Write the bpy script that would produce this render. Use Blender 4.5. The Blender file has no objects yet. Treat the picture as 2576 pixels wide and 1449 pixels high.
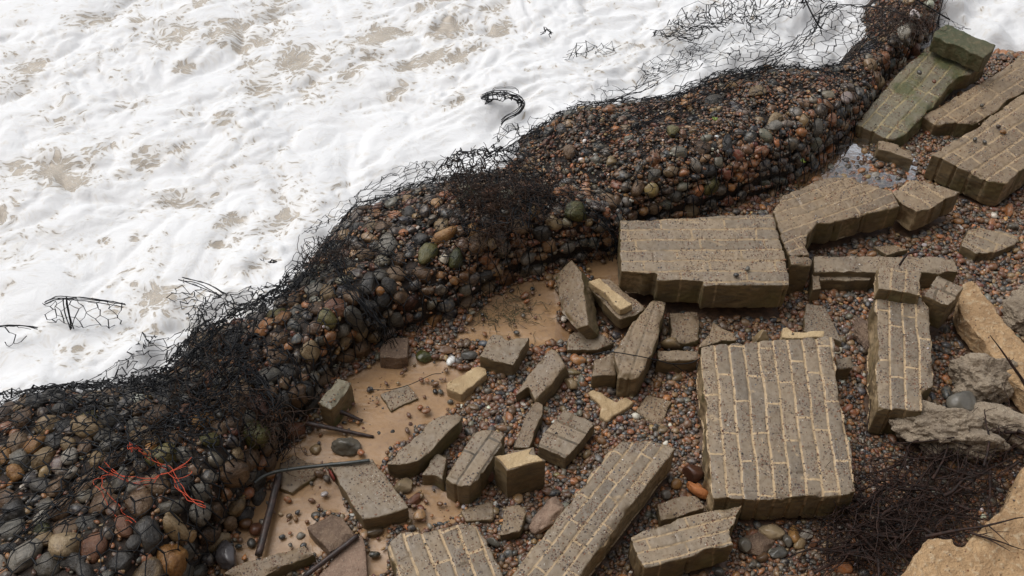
import bpy, bmesh, math, random
import numpy as np
from mathutils import Vector, Matrix
# ------------------------------------------------------------------ camera, world, sun
W, H = 2576.0, 1449.0
F = 3018.0; PITCH = math.radians(50.0); CAMZ = 5.05
S = bpy.context.scene
COL = S.collection
cam = bpy.data.objects.new('camera', bpy.data.cameras.new('camera')); COL.objects.link(cam)
cam.location = (0, 0, CAMZ); cam.rotation_euler = (math.pi/2 - PITCH, 0, 0)
cam.data.sensor_width = 36.0; cam.data.lens = 36.0*F/W
cam.data.clip_end = 500; cam.data.clip_start = .05
S.camera = cam
wd = bpy.data.worlds.new("World"); S.world = wd; wd.use_nodes = True
wn = wd.node_tree.nodes; wl = wd.node_tree.links
sky = wn.new('ShaderNodeTexSky'); sky.sky_type = 'NISHITA'; sky.sun_disc = False
SUN_EL, SUN_AZ = math.radians(62), math.radians(-62)
sky.sun_elevation = SUN_EL; sky.sun_rotation = SUN_AZ; sky.air_density = 1.0; sky.dust_density = 2.5
hs = wn.new('ShaderNodeHueSaturation'); hs.inputs['Saturation'].default_value = .22
wl.new(sky.outputs[0], hs.inputs['Color']); wl.new(hs.outputs[0], wn['Background'].inputs[0])
wn['Background'].inputs[1].default_value = .13
sl = bpy.data.lights.new('sun', 'SUN'); sl.energy = 1.3; sl.angle = math.radians(50); sl.color = (1, .985, .96)
so = bpy.data.objects.new('sun', sl); COL.objects.link(so)
# light comes from behind the scene, slightly from the left
sd = Vector((math.sin(SUN_AZ)*math.cos(SUN_EL), math.cos(SUN_AZ)*math.cos(SUN_EL), math.sin(SUN_EL)))
so.rotation_euler = sd.to_track_quat('Z', 'Y').to_euler(); so.location = (0, 0, 10)
S.view_settings.view_transform = 'Standard'; S.view_settings.look = 'None'
S.view_settings.gamma = 1.0; S.view_settings.exposure = 0.34
# ------------------------------------------------------------------ helpers
rng = np.random.default_rng(7); random.seed(7)
CP, SP = math.cos(PITCH), math.sin(PITCH)
def ray(u, v):
    x = (u-W/2)/F; y = -(v-H/2)/F
    return Vector((x, CP + y*SP, -SP + y*CP))
def at(u, v, z=0.0):
    d = ray(u, v); t = (z-CAMZ)/d.z
    return Vector((d.x*t, d.y*t, z))
def atv(P, z=0.0): return [at(p[0], p[1], z if len(p) < 3 else p[2]) for p in P]

def hsh(ix, iy, iz, seed):
    n = (ix.astype(np.int64)*374761393 + iy.astype(np.int64)*668265263 + iz.astype(np.int64)*2147483647 + seed*1274126177) & 0xffffffff
    n = ((n ^ (n >> 13))*1274126177) & 0xffffffff
    n = ((n ^ (n >> 16))*2246822519) & 0xffffffff
    return ((n ^ (n >> 15)) & 0xffffff)/float(0xffffff)
def vnoise(P, seed=0):
    P = np.asarray(P, float); I = np.floor(P).astype(np.int64); f = P-I; f = f*f*f*(f*(f*6-15)+10)
    r = 0
    for dx in (0, 1):
        wx = f[:, 0] if dx else 1-f[:, 0]
        for dy in (0, 1):
            wy = f[:, 1] if dy else 1-f[:, 1]
            for dz in (0, 1):
                wz = f[:, 2] if dz else 1-f[:, 2]
                r = r + wx*wy*wz*hsh(I[:, 0]+dx, I[:, 1]+dy, I[:, 2]+dz, seed)
    return r*2-1
def fbm(P, oct=4, seed=0, gain=.5):
    P = np.asarray(P, float); a = 1; s = 0; n = 0
    for o in range(oct):
        s = s + a*vnoise(P*(2.03**o)+o*17.3, seed+o); n += a; a *= gain
    return s/n
def sstep(a, b, x):
    t = np.clip((x-a)/(b-a), 0, 1); return t*t*(3-2*t)
def inpoly(P, poly):
    x, y = P[:, 0], P[:, 1]; c = np.zeros(len(P), bool); n = len(poly)
    for i in range(n):
        x0, y0 = poly[i][0], poly[i][1]; x1, y1 = poly[i-1][0], poly[i-1][1]
        if y0 == y1: continue
        m = (y0 > y) != (y1 > y)
        c ^= m & (x < (x1-x0)*(y-y0)/(y1-y0)+x0)
    return c
def to_px(P):
    P = np.asarray(P, float); x = P[:, 0]; dy = P[:, 1]; dz = P[:, 2]-CAMZ
    dep = dy*CP - dz*SP; up = dy*SP + dz*CP
    return np.stack([x/dep*F+W/2, H/2-up/dep*F], 1)

def tag(o, label=None, cat=None, group=None, kind=None):
    if label: o['label'] = label
    if cat: o['category'] = cat
    if group: o['group'] = group
    if kind: o['kind'] = kind
    return o
def np_mesh(name, V, Fc, mat=None, smooth=True, attrs=None, parent=None):
    """V (n,3); Fc (m,k) with k = 3 or 4"""
    me = bpy.data.meshes.new(name); V = np.asarray(V, np.float32); Fc = np.asarray(Fc, np.int32)
    me.vertices.add(len(V)); me.vertices.foreach_set('co', V.ravel())
    k = Fc.shape[1]; me.loops.add(Fc.size); me.polygons.add(len(Fc))
    me.loops.foreach_set('vertex_index', Fc.ravel())
    me.polygons.foreach_set('loop_start', np.arange(0, Fc.size, k, dtype=np.int32))
    if smooth: me.polygons.foreach_set('use_smooth', np.ones(len(Fc), bool))
    me.update(calc_edges=True)
    for an, (ty, arr) in (attrs or {}).items():
        a = me.attributes.new(an, ty, 'POINT')
        a.data.foreach_set({'FLOAT': 'value', 'FLOAT_VECTOR': 'vector', 'FLOAT_COLOR': 'color'}[ty], np.asarray(arr, np.float32).ravel())
    if mat: me.materials.append(mat)
    o = bpy.data.objects.new(name, me); COL.objects.link(o)
    if parent: o.parent = parent
    return o
def ico(sub):
    bm = bmesh.new(); bmesh.ops.create_icosphere(bm, subdivisions=sub, radius=1)
    V = np.array([v.co[:] for v in bm.verts]); Fc = np.array([[v.index for v in f.verts] for f in bm.faces]); bm.free()
    return V, Fc
I1, I2, I3, I4, I6 = ico(1), ico(2), ico(3), ico(4), ico(6)
def stone_shapes(base, n, seed, rough):
    out = []
    for i in range(n):
        V = base[0].copy(); d = fbm(V*.9+i*9.1+seed, 3, seed+i)
        V = V*(1+rough*1.5*d[:, None])
        # flatten a few random facets, as water-worn flint has
        r = np.random.default_rng(seed*31+i)
        for k in range(3):
            nrm = r.normal(size=3); nrm /= np.linalg.norm(nrm); h = r.uniform(.62, .9)
            e = V@nrm-h; V = V-np.where(e > 0, e*.75, 0)[:, None]*nrm
        out.append(V)
    return out
SH2 = stone_shapes(I2, 8, 5, .22); SH1 = stone_shapes(I1, 4, 9, .2); SH3 = stone_shapes(I3, 8, 3, .30)
def rand_rot(n, tilt, nrm=None):
    """rotation matrices: random yaw, small tilt; columns are axes"""
    yaw = rng.uniform(0, 2*np.pi, n); tx = rng.normal(0, tilt, n); ty = rng.normal(0, tilt, n)
    z = np.stack([tx, ty, np.ones(n)], 1)
    if nrm is not None: z = nrm+np.stack([tx, ty, tx*0], 1)
    z /= np.linalg.norm(z, axis=1)[:, None]
    a = np.stack([np.cos(yaw), np.sin(yaw), np.zeros(n)], 1)
    x = a-(a*z).sum(1)[:, None]*z; x /= np.linalg.norm(x, axis=1)[:, None]; y = np.cross(z, x)
    return np.stack([x, y, z], 2)
def stones_arrays(C, R3, Rot, shapes, Fc, cols):
    n = len(C); nv = len(shapes[0]); ids = rng.integers(0, len(shapes), n)
    T = np.stack(shapes)[ids]; T = T*R3[:, None, :]
    V = np.einsum('nij,nkj->nki', Rot, T)+C[:, None, :]
    FF = (Fc[None]+(np.arange(n)*nv)[:, None, None]).reshape(-1, 3)
    return V.reshape(-1, 3), FF, np.repeat(cols, nv, axis=0)
PAL = np.array([(.028, .027, .028), (.05, .04, .033), (.10, .048, .025), (.165, .066, .026), (.25, .10, .034),
                (.12, .105, .082), (.26, .155, .07), (.55, .50, .43), (.115, .038, .022), (.055, .056, .06), (.17, .105, .052), (.065, .031, .018)])
PW = np.array([.15, .09, .17, .17, .10, .05, .05, .014, .08, .055, .06, .07]); PW = PW/PW.sum()
def pal_cols(n, w=PW, var=.25):
    w = w/w.sum()
    c = PAL[rng.choice(len(PAL), n, p=w)]*np.exp(rng.normal(.08, var, n))[:, None]*np.exp(rng.normal(0, .06, (n, 3)))
    return np.concatenate([np.clip(c, .008, .8), np.ones((n, 1))], 1)
# tubes -------------------------------------------------------------
class Wires:
    def __init__(s): s.a = []; s.b = []; s.ra = []; s.rb = []
    def seg(s, a, b, ra, rb=None): s.a.append(tuple(a)); s.b.append(tuple(b)); s.ra.append(ra); s.rb.append(ra if rb is None else rb)
    def line(s, P, r, r1=None):
        n = len(P)-1
        for i in range(n):
            if r1 is None: s.seg(P[i], P[i+1], r)
            else: s.seg(P[i], P[i+1], r+(r1-r)*i/n, r+(r1-r)*(i+1)/n)
    def build(s, name, mat, sides=4, parent=None):
        A = np.array(s.a, float); B = np.array(s.b, float); ra = np.array(s.ra); rb = np.array(s.rb)
        d = B-A; L = np.linalg.norm(d, axis=1)+1e-9; d /= L[:, None]
        A = A-d*(ra*.5)[:, None]; B = B+d*(rb*.5)[:, None]
        h = np.where(np.abs(d[:, 2:3]) > .9, np.array([[1., 0, 0]]), np.array([[0, 0, 1.]]))
        x = np.cross(d, h); x /= np.linalg.norm(x, axis=1)[:, None]; y = np.cross(d, x)
        an = np.arange(sides)*2*np.pi/sides
        ring = x[:, None]*np.cos(an)[None, :, None]+y[:, None]*np.sin(an)[None, :, None]
        V = np.concatenate([A[:, None]+ring*ra[:, None, None], B[:, None]+ring*rb[:, None, None]], 1)
        q = np.array([[i, (i+1) % sides, sides+(i+1) % sides, sides+i] for i in range(sides)])
        FF = (q[None]+(np.arange(len(A))*2*sides)[:, None, None]).reshape(-1, 4)
        return np_mesh(name, V.reshape(-1, 3), FF, mat, sides > 4, parent=parent)
def smooth_line(P, n):
    P = [Vector(p) for p in P]; Q = [P[0]]+P+[P[-1]]; out = []
    m = len(P)-1
    for k in range(n+1):
        t = k/n*m; i = min(int(t), m-1); f = t-i; a, b, c, d = Q[i], Q[i+1], Q[i+2], Q[i+3]
        out.append(.5*((2*b)+(c-a)*f+(2*a-5*b+4*c-d)*f*f+(3*b-a-3*c+d)*f**3))
    return out
def tube(name, P, radii, mat, sides=12, parent=None, rough=0, seed=1):
    P = [Vector(p) for p in P]; n = len(P); V = []; Fc = []
    up = Vector((0, 0, 1))
    for i in range(n):
        d = (P[min(i+1, n-1)]-P[max(i-1, 0)]).normalized(); x = d.cross(up).normalized(); y = x.cross(d)
        r = radii[i] if hasattr(radii, '__len__') else radii
        for k in range(sides):
            a = 2*math.pi*k/sides; V.append(P[i]+(x*math.cos(a)+y*math.sin(a))*r)
    for i in range(n-1):
        for k in range(sides):
            k2 = (k+1) % sides; Fc.append((i*sides+k, i*sides+k2, (i+1)*sides+k2, (i+1)*sides+k))
    for e, s0 in ((P[0], 0), (P[-1], (n-1)*sides)):
        V.append(e); c = len(V)-1
        for k in range(sides): Fc.append((c, s0+k, s0+(k+1) % sides, c))
    V = np.array([v[:] for v in V])
    if rough: V += np.stack([fbm(V*30+k*7, 3, seed+k) for k in range(3)], 1)*rough
    me = bpy.data.meshes.new(name); me.from_pydata(V.tolist(), [], [tuple(dict.fromkeys(f)) for f in Fc])
    me.polygons.foreach_set('use_smooth', [True]*len(Fc)); me.materials.append(mat)
    o = bpy.data.objects.new(name, me); COL.objects.link(o); o.parent = parent
    return o
# ------------------------------------------------------------------ materials
def newmat(name):
    m = bpy.data.materials.new(name); m.use_nodes = True; nt = m.node_tree
    return m, nt.nodes, nt.links, nt.nodes['Principled BSDF']
class G:
    def __init__(s, nodes, links): s.n = nodes; s.l = links
    def noise(s, vec, scale, detail=4, rough=.55, out=0, dist=0):
        k = s.n.new('ShaderNodeTexNoise'); k.inputs['Scale'].default_value = scale; k.inputs['Detail'].default_value = detail
        k.inputs['Roughness'].default_value = rough; k.inputs['Distortion'].default_value = dist
        if vec is not None: s.l.new(vec, k.inputs['Vector'])
        return k.outputs[out]
    def vor(s, vec, scale, feature='F1', rnd=1):
        k = s.n.new('ShaderNodeTexVoronoi'); k.feature = feature; k.inputs['Scale'].default_value = scale; k.inputs['Randomness'].default_value = rnd
        s.l.new(vec, k.inputs['Vector']); return k
    def math(s, op, a, b=None, c=None, clamp=False):
        k = s.n.new('ShaderNodeMath'); k.operation = op; k.use_clamp = clamp
        for i, x in enumerate((a, b, c)):
            if x is None: continue
            if isinstance(x, (int, float)): k.inputs[i].default_value = x
            else: s.l.new(x, k.inputs[i])
        return k.outputs[0]
    def ramp(s, x, a, b, lo=0, hi=1):
        k = s.n.new('ShaderNodeMapRange'); k.interpolation_type = 'SMOOTHSTEP'
        for i, v in enumerate((x, a, b, lo, hi)):
            if isinstance(v, (int, float)): k.inputs[i].default_value = v
            else: s.l.new(v, k.inputs[i])
        return k.outputs[0]
    def mix(s, f, a, b, mode='MIX'):
        k = s.n.new('ShaderNodeMix'); k.data_type = 'RGBA'; k.blend_type = mode
        for i, v in ((0, f), (6, a), (7, b)):
            if isinstance(v, (int, float)): k.inputs[i].default_value = v
            elif isinstance(v, tuple): k.inputs[i].default_value = (*v, 1) if len(v) == 3 else v
            else: s.l.new(v, k.inputs[i])
        return k.outputs[2]
    def attr(s, name, out='Vector', ty='GEOMETRY'):
        k = s.n.new('ShaderNodeAttribute'); k.attribute_name = name; k.attribute_type = ty; return k.outputs[out]
    def cramp(s, x, stops):
        k = s.n.new('ShaderNodeValToRGB'); e = k.color_ramp.elements
        while len(e) < len(stops): e.new(.5)
        for i, (p, c) in enumerate(stops): e[i].position = p; e[i].color = (*c, 1)
        s.l.new(x, k.inputs[0]); return k.outputs[0]
    def bump(s, h, strength, dist, bsdf, nrm=None):
        k = s.n.new('ShaderNodeBump'); k.inputs['Strength'].default_value = strength; k.inputs['Distance'].default_value = dist
        s.l.new(h, k.inputs['Height'])
        if nrm is not None: s.l.new(nrm, k.inputs['Normal'])
        if bsdf is not None: s.l.new(k.outputs[0], bsdf.inputs['Normal'])
        return k.outputs[0]
    def coord(s, o='Object'):
        k = s.n.new('ShaderNodeTexCoord'); return k.outputs[o]
    def pos(s):
        k = s.n.new('ShaderNodeNewGeometry'); return k.outputs['Position']
    def nz(s):
        k = s.n.new('ShaderNodeNewGeometry'); x = s.n.new('ShaderNodeSeparateXYZ'); s.l.new(k.outputs['Normal'], x.inputs[0]); return x.outputs[2]
    def sc(s, vec, v):
        k = s.n.new('ShaderNodeVectorMath'); k.operation = 'MULTIPLY'; s.l.new(vec, k.inputs[0]); k.inputs[1].default_value = v; return k.outputs[0]
    def addv(s, a, b):
        k = s.n.new('ShaderNodeVectorMath'); k.operation = 'ADD'; s.l.new(a, k.inputs[0]); s.l.new(b, k.inputs[1]); return k.outputs[0]

def mat_pebble():
    m, n, l, b = newmat('wet_pebble'); g = G(n, l); p = g.pos()
    c = g.attr('col', 'Color')
    t = g.noise(p, 55, 5, .65); c2 = g.mix(g.ramp(t, .42, .68), c, g.mix(.6, c, (.25, .2, .14)))
    v = g.noise(p, 190, 3); c3 = g.mix(g.ramp(v, .5, .8, 0, .45), c2, (.03, .028, .026))
    l.new(c3, b.inputs['Base Color']); l.new(g.ramp(t, .3, .8, .24, .5), b.inputs['Roughness'])
    b.inputs['Specular IOR Level'].default_value = .5
    g.bump(g.noise(p, 120, 4), .35, .004, b); return m
def mat_cobble(name, stops, rough=(.25, .5)):
    m, n, l, b = newmat(name); g = G(n, l); p = g.coord()
    oi = n.new('ShaderNodeObjectInfo'); off = n.new('ShaderNodeVectorMath'); off.operation = 'ADD'; l.new(p, off.inputs[0])
    sc = n.new('ShaderNodeVectorMath'); sc.operation = 'SCALE'; sc.inputs[0].default_value = (31, 17, 43); l.new(oi.outputs['Random'], sc.inputs['Scale']); l.new(sc.outputs[0], off.inputs[1])
    q = off.outputs[0]
    t = g.noise(q, 1.1, 6, .62, dist=.8); k = g.math('ADD', t, g.math('MULTIPLY', g.math('SUBTRACT', oi.outputs['Random'], .5), .35))
    c = g.cramp(k, stops); w = g.noise(q, 5, 5, .7)
    c = g.mix(g.ramp(w, .6, .72, 0, .55), c, (.32, .27, .2)); c = g.mix(g.ramp(g.noise(q, 9, 4), .52, .75, 0, .7), c, (.02, .018, .016))
    c = g.mix(1, c, (.80, .78, .74), 'MULTIPLY')
    l.new(c, b.inputs['Base Color']); l.new(g.ramp(w, .3, .7, *rough), b.inputs['Roughness'])
    bb = g.bump(g.noise(q, 3.5, 6, .6), .5, .02, None); g.bump(g.noise(q, 16, 4), .35, .006, b, bb); return m
def mat_brick(name, brick=(.255, .20, .138), brick2=(.18, .145, .105), mortar=(.47, .335, .19), moss=0, red=0):
    m, n, l, b = newmat(name); g = G(n, l); p = g.coord(); bk = g.attr('bk')
    sep = n.new('ShaderNodeSeparateXYZ'); l.new(bk, sep.inputs[0]); str_ = sep.outputs[2]
    oi = n.new('ShaderNodeObjectInfo')
    wob = g.noise(p, 22, 4, .6, out=1); w2 = n.new('ShaderNodeVectorMath'); w2.operation = 'MULTIPLY_ADD'
    l.new(wob, w2.inputs[0]); w2.inputs[1].default_value = (.16, .14, 0); l.new(bk, w2.inputs[2])
    off = n.new('ShaderNodeVectorMath'); off.operation = 'SUBTRACT'; l.new(w2.outputs[0], off.inputs[0]); off.inputs[1].default_value = (.08, .07, 0)
    br = n.new('ShaderNodeTexBrick'); br.offset = .5; br.inputs['Scale'].default_value = 1; br.inputs['Mortar Size'].default_value = .095
    br.inputs['Mortar Smooth'].default_value = .35; br.inputs['Brick Width'].default_value = 4.6; br.inputs['Row Height'].default_value = 1
    br.inputs['Color1'].default_value = (*brick, 1); br.inputs['Color2'].default_value = (*brick2, 1); l.new(off.outputs[0], br.inputs['Vector'])
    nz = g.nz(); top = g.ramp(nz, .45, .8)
    n1 = g.noise(p, 6, 6, .6); n2 = g.noise(p, 38, 5, .65); n3 = g.noise(p, 150, 3, .6)
    bc = g.mix(.0, brick, brick)
    bc = g.mix(1, br.outputs['Color'], g.cramp(n1, [(.25, (.72, .72, .74)), (.5, (1, .98, .95)), (.8, (1.12, 1.06, .98))]), 'MULTIPLY')
    bc = g.mix(g.ramp(n2, .35, .75), bc, g.mix(1, bc, (.74, .69, .62), 'MULTIPLY'))
    # mortar: pale sandy cement, worn off in places
    mort = g.mix(g.ramp(n2, .3, .7), mortar, tuple(x*.72 for x in mortar))
    mfac = g.math('MULTIPLY', br.outputs['Fac'], g.math('MULTIPLY', g.ramp(g.noise(p, 9, 5), .28, .44, .42, 1), str_), clamp=True)
    # smears of mortar over brick
    sm = g.math('MULTIPLY', g.ramp(g.noise(p, 11, 6, .6, dist=1.2), .60, .67), g.math('MULTIPLY', str_, .55))
    mfac = g.math('MAXIMUM', mfac, sm)
    c = g.mix(mfac, bc, mort)
    # sides: sandy brown cement bed, damp, darkened further with their shade painted in
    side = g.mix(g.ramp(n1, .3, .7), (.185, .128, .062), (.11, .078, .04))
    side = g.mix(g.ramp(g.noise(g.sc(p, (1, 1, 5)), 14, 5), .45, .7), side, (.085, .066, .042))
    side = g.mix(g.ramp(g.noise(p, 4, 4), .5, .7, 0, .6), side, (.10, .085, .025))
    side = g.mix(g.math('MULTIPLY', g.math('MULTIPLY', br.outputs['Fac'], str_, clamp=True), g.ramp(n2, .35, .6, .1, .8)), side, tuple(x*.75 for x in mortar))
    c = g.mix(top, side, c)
    # grit lying on the upward faces
    dens = g.ramp(g.noise(p, 9, 4, .6), .36, .64, .04, 1.25)
    def specks(scale, colr, frac, c):
        v = g.vor(p, scale); s2 = n.new('ShaderNodeSeparateColor'); l.new(v.outputs['Color'], s2.inputs[0])
        on = g.math('LESS_THAN', s2.outputs[0], g.math('MULTIPLY', dens, frac)); near = g.ramp(v.outputs['Distance'], .28, .42, 1, 0)
        f = g.math('MULTIPLY', g.math('MULTIPLY', on, near), top); return g.mix(f, c, g.cramp(s2.outputs[1], colr)), f
    c, f1 = specks(75, [(0, (.035, .03, .028)), (.45, (.09, .045, .025)), (.75, (.17, .07, .03)), (.97, (.06, .06, .065))], .5, c)
    c, f2 = specks(125, [(0, (.03, .027, .024)), (.5, (.11, .05, .028)), (.93, (.2, .1, .05)), (.97, (.5, .45, .38))], .6, c)
    if moss:
        mm = g.ramp(g.noise(p, 4, 5), .62-.35*moss, .72-.2*moss); c = g.mix(g.math('MULTIPLY', mm, .8), c, g.mix(g.ramp(n2, .3, .7), (.045, .06, .018), (.10, .095, .03)))
    l.new(c, b.inputs['Base Color']); l.new(g.ramp(n1, .3, .75, .42, .75), b.inputs['Roughness'])
    h = g.math('ADD', g.math('MULTIPLY', n2, .6), g.math('MULTIPLY', n3, .2)); h = g.math('ADD', h, g.math('MULTIPLY', g.math('ADD', f1, f2), .5))
    g.bump(h, .65, .006, b); return m
def mat_rough(name, ca, cb, cc, scale=8, bump=.012, rough=.8, pits=.5):
    m, n, l, b = newmat(name); g = G(n, l); p = g.pos()
    a = g.noise(p, scale, 7, .62); d = g.noise(p, scale*5, 5, .6); v = g.vor(p, scale*9)
    c = g.mix(g.ramp(a, .35, .65), ca, cb); c = g.mix(g.ramp(d, .5, .7, 0, .7), c, cc)
    c = g.mix(g.ramp(g.noise(p, scale*14, 3), .60, .75, 0, pits), c, (.06, .045, .035))
    l.new(c, b.inputs['Base Color']); b.inputs['Roughness'].default_value = rough
    h = g.math('ADD', g.math('MULTIPLY', a, 1.5), d); h = g.math('ADD', h, g.math('MULTIPLY', g.noise(p, scale*14, 4), .4)); g.bump(h, .8, bump, b); return m
def mat_plain(name, c, rough=.5, metal=0, c2=None, scale=60, bump=.0, spec=None):
    m, n, l, b = newmat(name); g = G(n, l); p = g.pos(); t = g.noise(p, scale, 4, .65)
    l.new(g.mix(g.ramp(t, .35, .7), c, c2 or tuple(x*.6 for x in c)), b.inputs['Base Color'])
    b.inputs['Roughness'].default_value = rough; b.inputs['Metallic'].default_value = metal
    if bump: g.bump(t, .7, bump, b)
    if spec is not None: b.inputs['Specular IOR Level'].default_value = spec
    return m
M_peb = mat_pebble()
COB = {
 'dark grey': mat_cobble('dark_flint', [(.3, (.03, .028, .027)), (.5, (.068, .062, .056)), (.75, (.14, .125, .10))]),
 'brown': mat_cobble('brown_flint', [(.3, (.05, .03, .018)), (.5, (.135, .078, .04)), (.72, (.22, .15, .09))]),
 'tan': mat_cobble('tan_flint', [(.28, (.09, .06, .033)), (.5, (.24, .165, .085)), (.75, (.38, .29, .18))]),
 'orange brown': mat_cobble('orange_flint', [(.28, (.08, .035, .012)), (.5, (.24, .11, .03)), (.75, (.34, .19, .07))]),
 'grey': mat_cobble('grey_flint', [(.28, (.07, .066, .06)), (.5, (.15, .14, .12)), (.75, (.27, .245, .21))]),
 'olive green': mat_cobble('weedy_flint', [(.28, (.03, .035, .012)), (.5, (.075, .075, .02)), (.75, (.17, .14, .05))]),
 'reddish brown': mat_cobble('red_flint', [(.28, (.055, .022, .014)), (.5, (.15, .06, .03)), (.75, (.22, .11, .065))]),
 'pale': mat_cobble('pale_flint', [(.28, (.14, .12, .10)), (.5, (.35, .32, .28)), (.75, (.5, .47, .42))]),
}
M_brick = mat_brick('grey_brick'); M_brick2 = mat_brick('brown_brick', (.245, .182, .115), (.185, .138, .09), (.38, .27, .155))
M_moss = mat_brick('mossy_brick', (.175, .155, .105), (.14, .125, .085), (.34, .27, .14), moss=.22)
M_coping = mat_rough('algae_concrete', (.085, .07, .032), (.045, .055, .02), (.14, .11, .055), 7, .01, .6, .4)
M_tan = mat_rough('sandy_cement', (.44, .32, .175), (.35, .24, .125), (.5, .38, .23), 6, .012, .75, .25)
M_tanc = mat_rough('orange_concrete', (.46, .295, .15), (.32, .195, .095), (.55, .43, .28), 7, .03, .8, .45)
M_conc = mat_rough('rough_concrete', (.33, .26, .185), (.22, .17, .12), (.40, .33, .24), 9, .03, .85, .7)
M_pink = mat_rough('pinkish_mortar', (.30, .20, .14), (.20, .13, .09), (.34, .25, .18), 12, .01, .75, .7)
M_pebc = mat_rough('pebbly_brown_mortar', (.19, .125, .08), (.12, .075, .05), (.25, .18, .12), 14, .012, .7, .9)
M_wire = mat_plain('black_wire', (.008, .009, .011), .5, 0, (.014, .014, .015), 90, 0, .18)
M_weed = mat_plain('dark_weed', (.018, .012, .009), .5, 0, (.05, .024, .012), 50, 0, .2)
M_rust = mat_plain('rusty_pipe', (.026, .019, .017), .45, 0, (.06, .034, .026), 35, .004)
M_hose = mat_plain('black_hose', (.03, .035, .033), .35, 0, (.05, .055, .05), 30, .002)
M_rope = mat_plain('orange_twine', (.62, .085, .03), .7, 0, (.40, .05, .02), 120)
M_bark = mat_plain('dark_bark', (.011, .008, .007), .6, 0, (.048, .024, .017), 45, .003, .2)
M_red = mat_plain('red_paint', (.20, .03, .018), .7, 0, (.12, .028, .018), 70)
M_leaf = mat_plain('wet_green_leaf', (.10, .17, .02), .4, 0, (.25, .28, .03), 60)
# ------------------------------------------------------------------ the broken stone baskets: one long ridge surface
LR = [((-900, 1330), (150, 2250), .38), ((-420, 1150), (380, 1780), .38), ((-20, 1015), (530, 1470), .38), ((130, 990), (600, 1340), .38), ((260, 965), (655, 1245), .36), ((400, 925), (725, 1140), .32),
 ((490, 830), (800, 1045), .30), ((610, 770), (850, 950), .34), ((700, 710), (935, 880), .36), ((785, 650), (1050, 828), .38), ((850, 575), (1200, 765), .38),
 ((950, 505), (1290, 705), .38), ((1060, 470), (1420, 670), .38), ((1150, 450), (1540, 640), .36), ((1250, 385), (1600, 580), .32), ((1350, 325), (1720, 558), .33),
 ((1450, 285), (1820, 540), .34), ((1560, 240), (1920, 505), .34), ((1660, 205), (2000, 462), .34), ((1770, 172), (2080, 405), .33), ((1900, 160), (2140, 345), .32),
 ((2000, 178), (2190, 275), .28), ((2070, 178), (2235, 205), .24), ((2120, 130), (2285, 145), .24), ((2140, 60), (2340, 85), .26), ((2165, -10), (2362, 15), .26), ((2210, -90), (2400, -80), .26), ((2240, -260), (2440, -250), .26)]
Lw = np.array([at(*a[0])[:] for a in LR]); Rw = np.array([at(*a[1])[:] for a in LR]); Hh = np.array([a[2] for a in LR])
NT, NS = 520, 80
PS = np.array([0, .06, .2, .4, .62, .78, .88, .94, .975, 1.0]); PH = np.array([-.45, -.05, .38, .70, .90, 1.0, .97, .76, .40, -.12])
def lerp_rows(A, t):
    i = np.clip(np.floor(t).astype(int), 0, len(A)-2); f = t-i
    i0 = np.clip(i-1, 0, len(A)-1); i3 = np.clip(i+2, 0, len(A)-1); f = f[..., None]
    a, b, c, d = A[i0], A[i], A[i+1], A[i3]
    return .5*((2*b)+(c-a)*f+(2*a-5*b+4*c-d)*f*f+(3*b-a-3*c+d)*f**3)
def ridge(t, s, off=0.):
    t = np.asarray(t, float); s = np.asarray(s, float)
    L = lerp_rows(Lw, t); R = lerp_rows(Rw, t); h = lerp_rows(Hh[:, None], t)[..., 0]
    # gullies where two baskets meet
    for tc, w, dd in ((6.2, .6, .22), (9.2, .35, .15), (13.7, .5, .28), (20.6, .6, .15)): h = h*(1-dd*np.exp(-((t-tc)/w)**2))
    P = L+(R-L)*s[..., None]; z = np.interp(s, PS, PH)*h
    sh = P.shape; Q = P.reshape(-1, 3)
    z = z+(fbm(np.stack([Q[:, 0]*2.2, Q[:, 1]*2.2, Q[:, 0]*0], 1), 3, 11)*.10).reshape(z.shape)
    wob = (fbm(np.stack([Q[:, 0]*2.5, Q[:, 1]*2.5, Q[:, 0]*0+5], 1), 3, 12)*.05).reshape(z.shape)
    wob2 = (fbm(np.stack([Q[:, 0]*2.2, Q[:, 1]*2.2, Q[:, 0]*0+15], 1), 3, 13)*.16).reshape(z.shape)
    P = P+((R-L)/np.linalg.norm(R-L, axis=-1, keepdims=True))*(wob*s+wob2*(1-s))[..., None]
    P[..., 2] = z+off
    return P
tg, sg = np.meshgrid(np.linspace(0, len(LR)-1, NT), np.linspace(0, 1, NS), indexing='ij')
RG = ridge(tg, sg)
dT = np.gradient(RG, axis=0); dS = np.gradient(RG, axis=1); RN = np.cross(dS, dT); AR = np.linalg.norm(RN, axis=2); RN /= AR[..., None]+1e-12
RN *= np.sign((RN*np.array([.35, -.3, 1])).sum(2))[..., None]
def grid_faces(a, b):
    i, j = np.meshgrid(np.arange(a-1), np.arange(b-1), indexing='ij'); k = (i*b+j).ravel()
    return np.stack([k, k+b, k+b+1, k+1], 1)
M_core = mat_rough('packed_grit', (.05, .032, .022), (.03, .024, .02), (.09, .055, .033), 30, .01, .6, .8)
core = np_mesh('shingle_bank', (RG-RN*.03).reshape(-1, 3), grid_faces(NT, NS), M_core)
tag(core, kind='structure')
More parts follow.
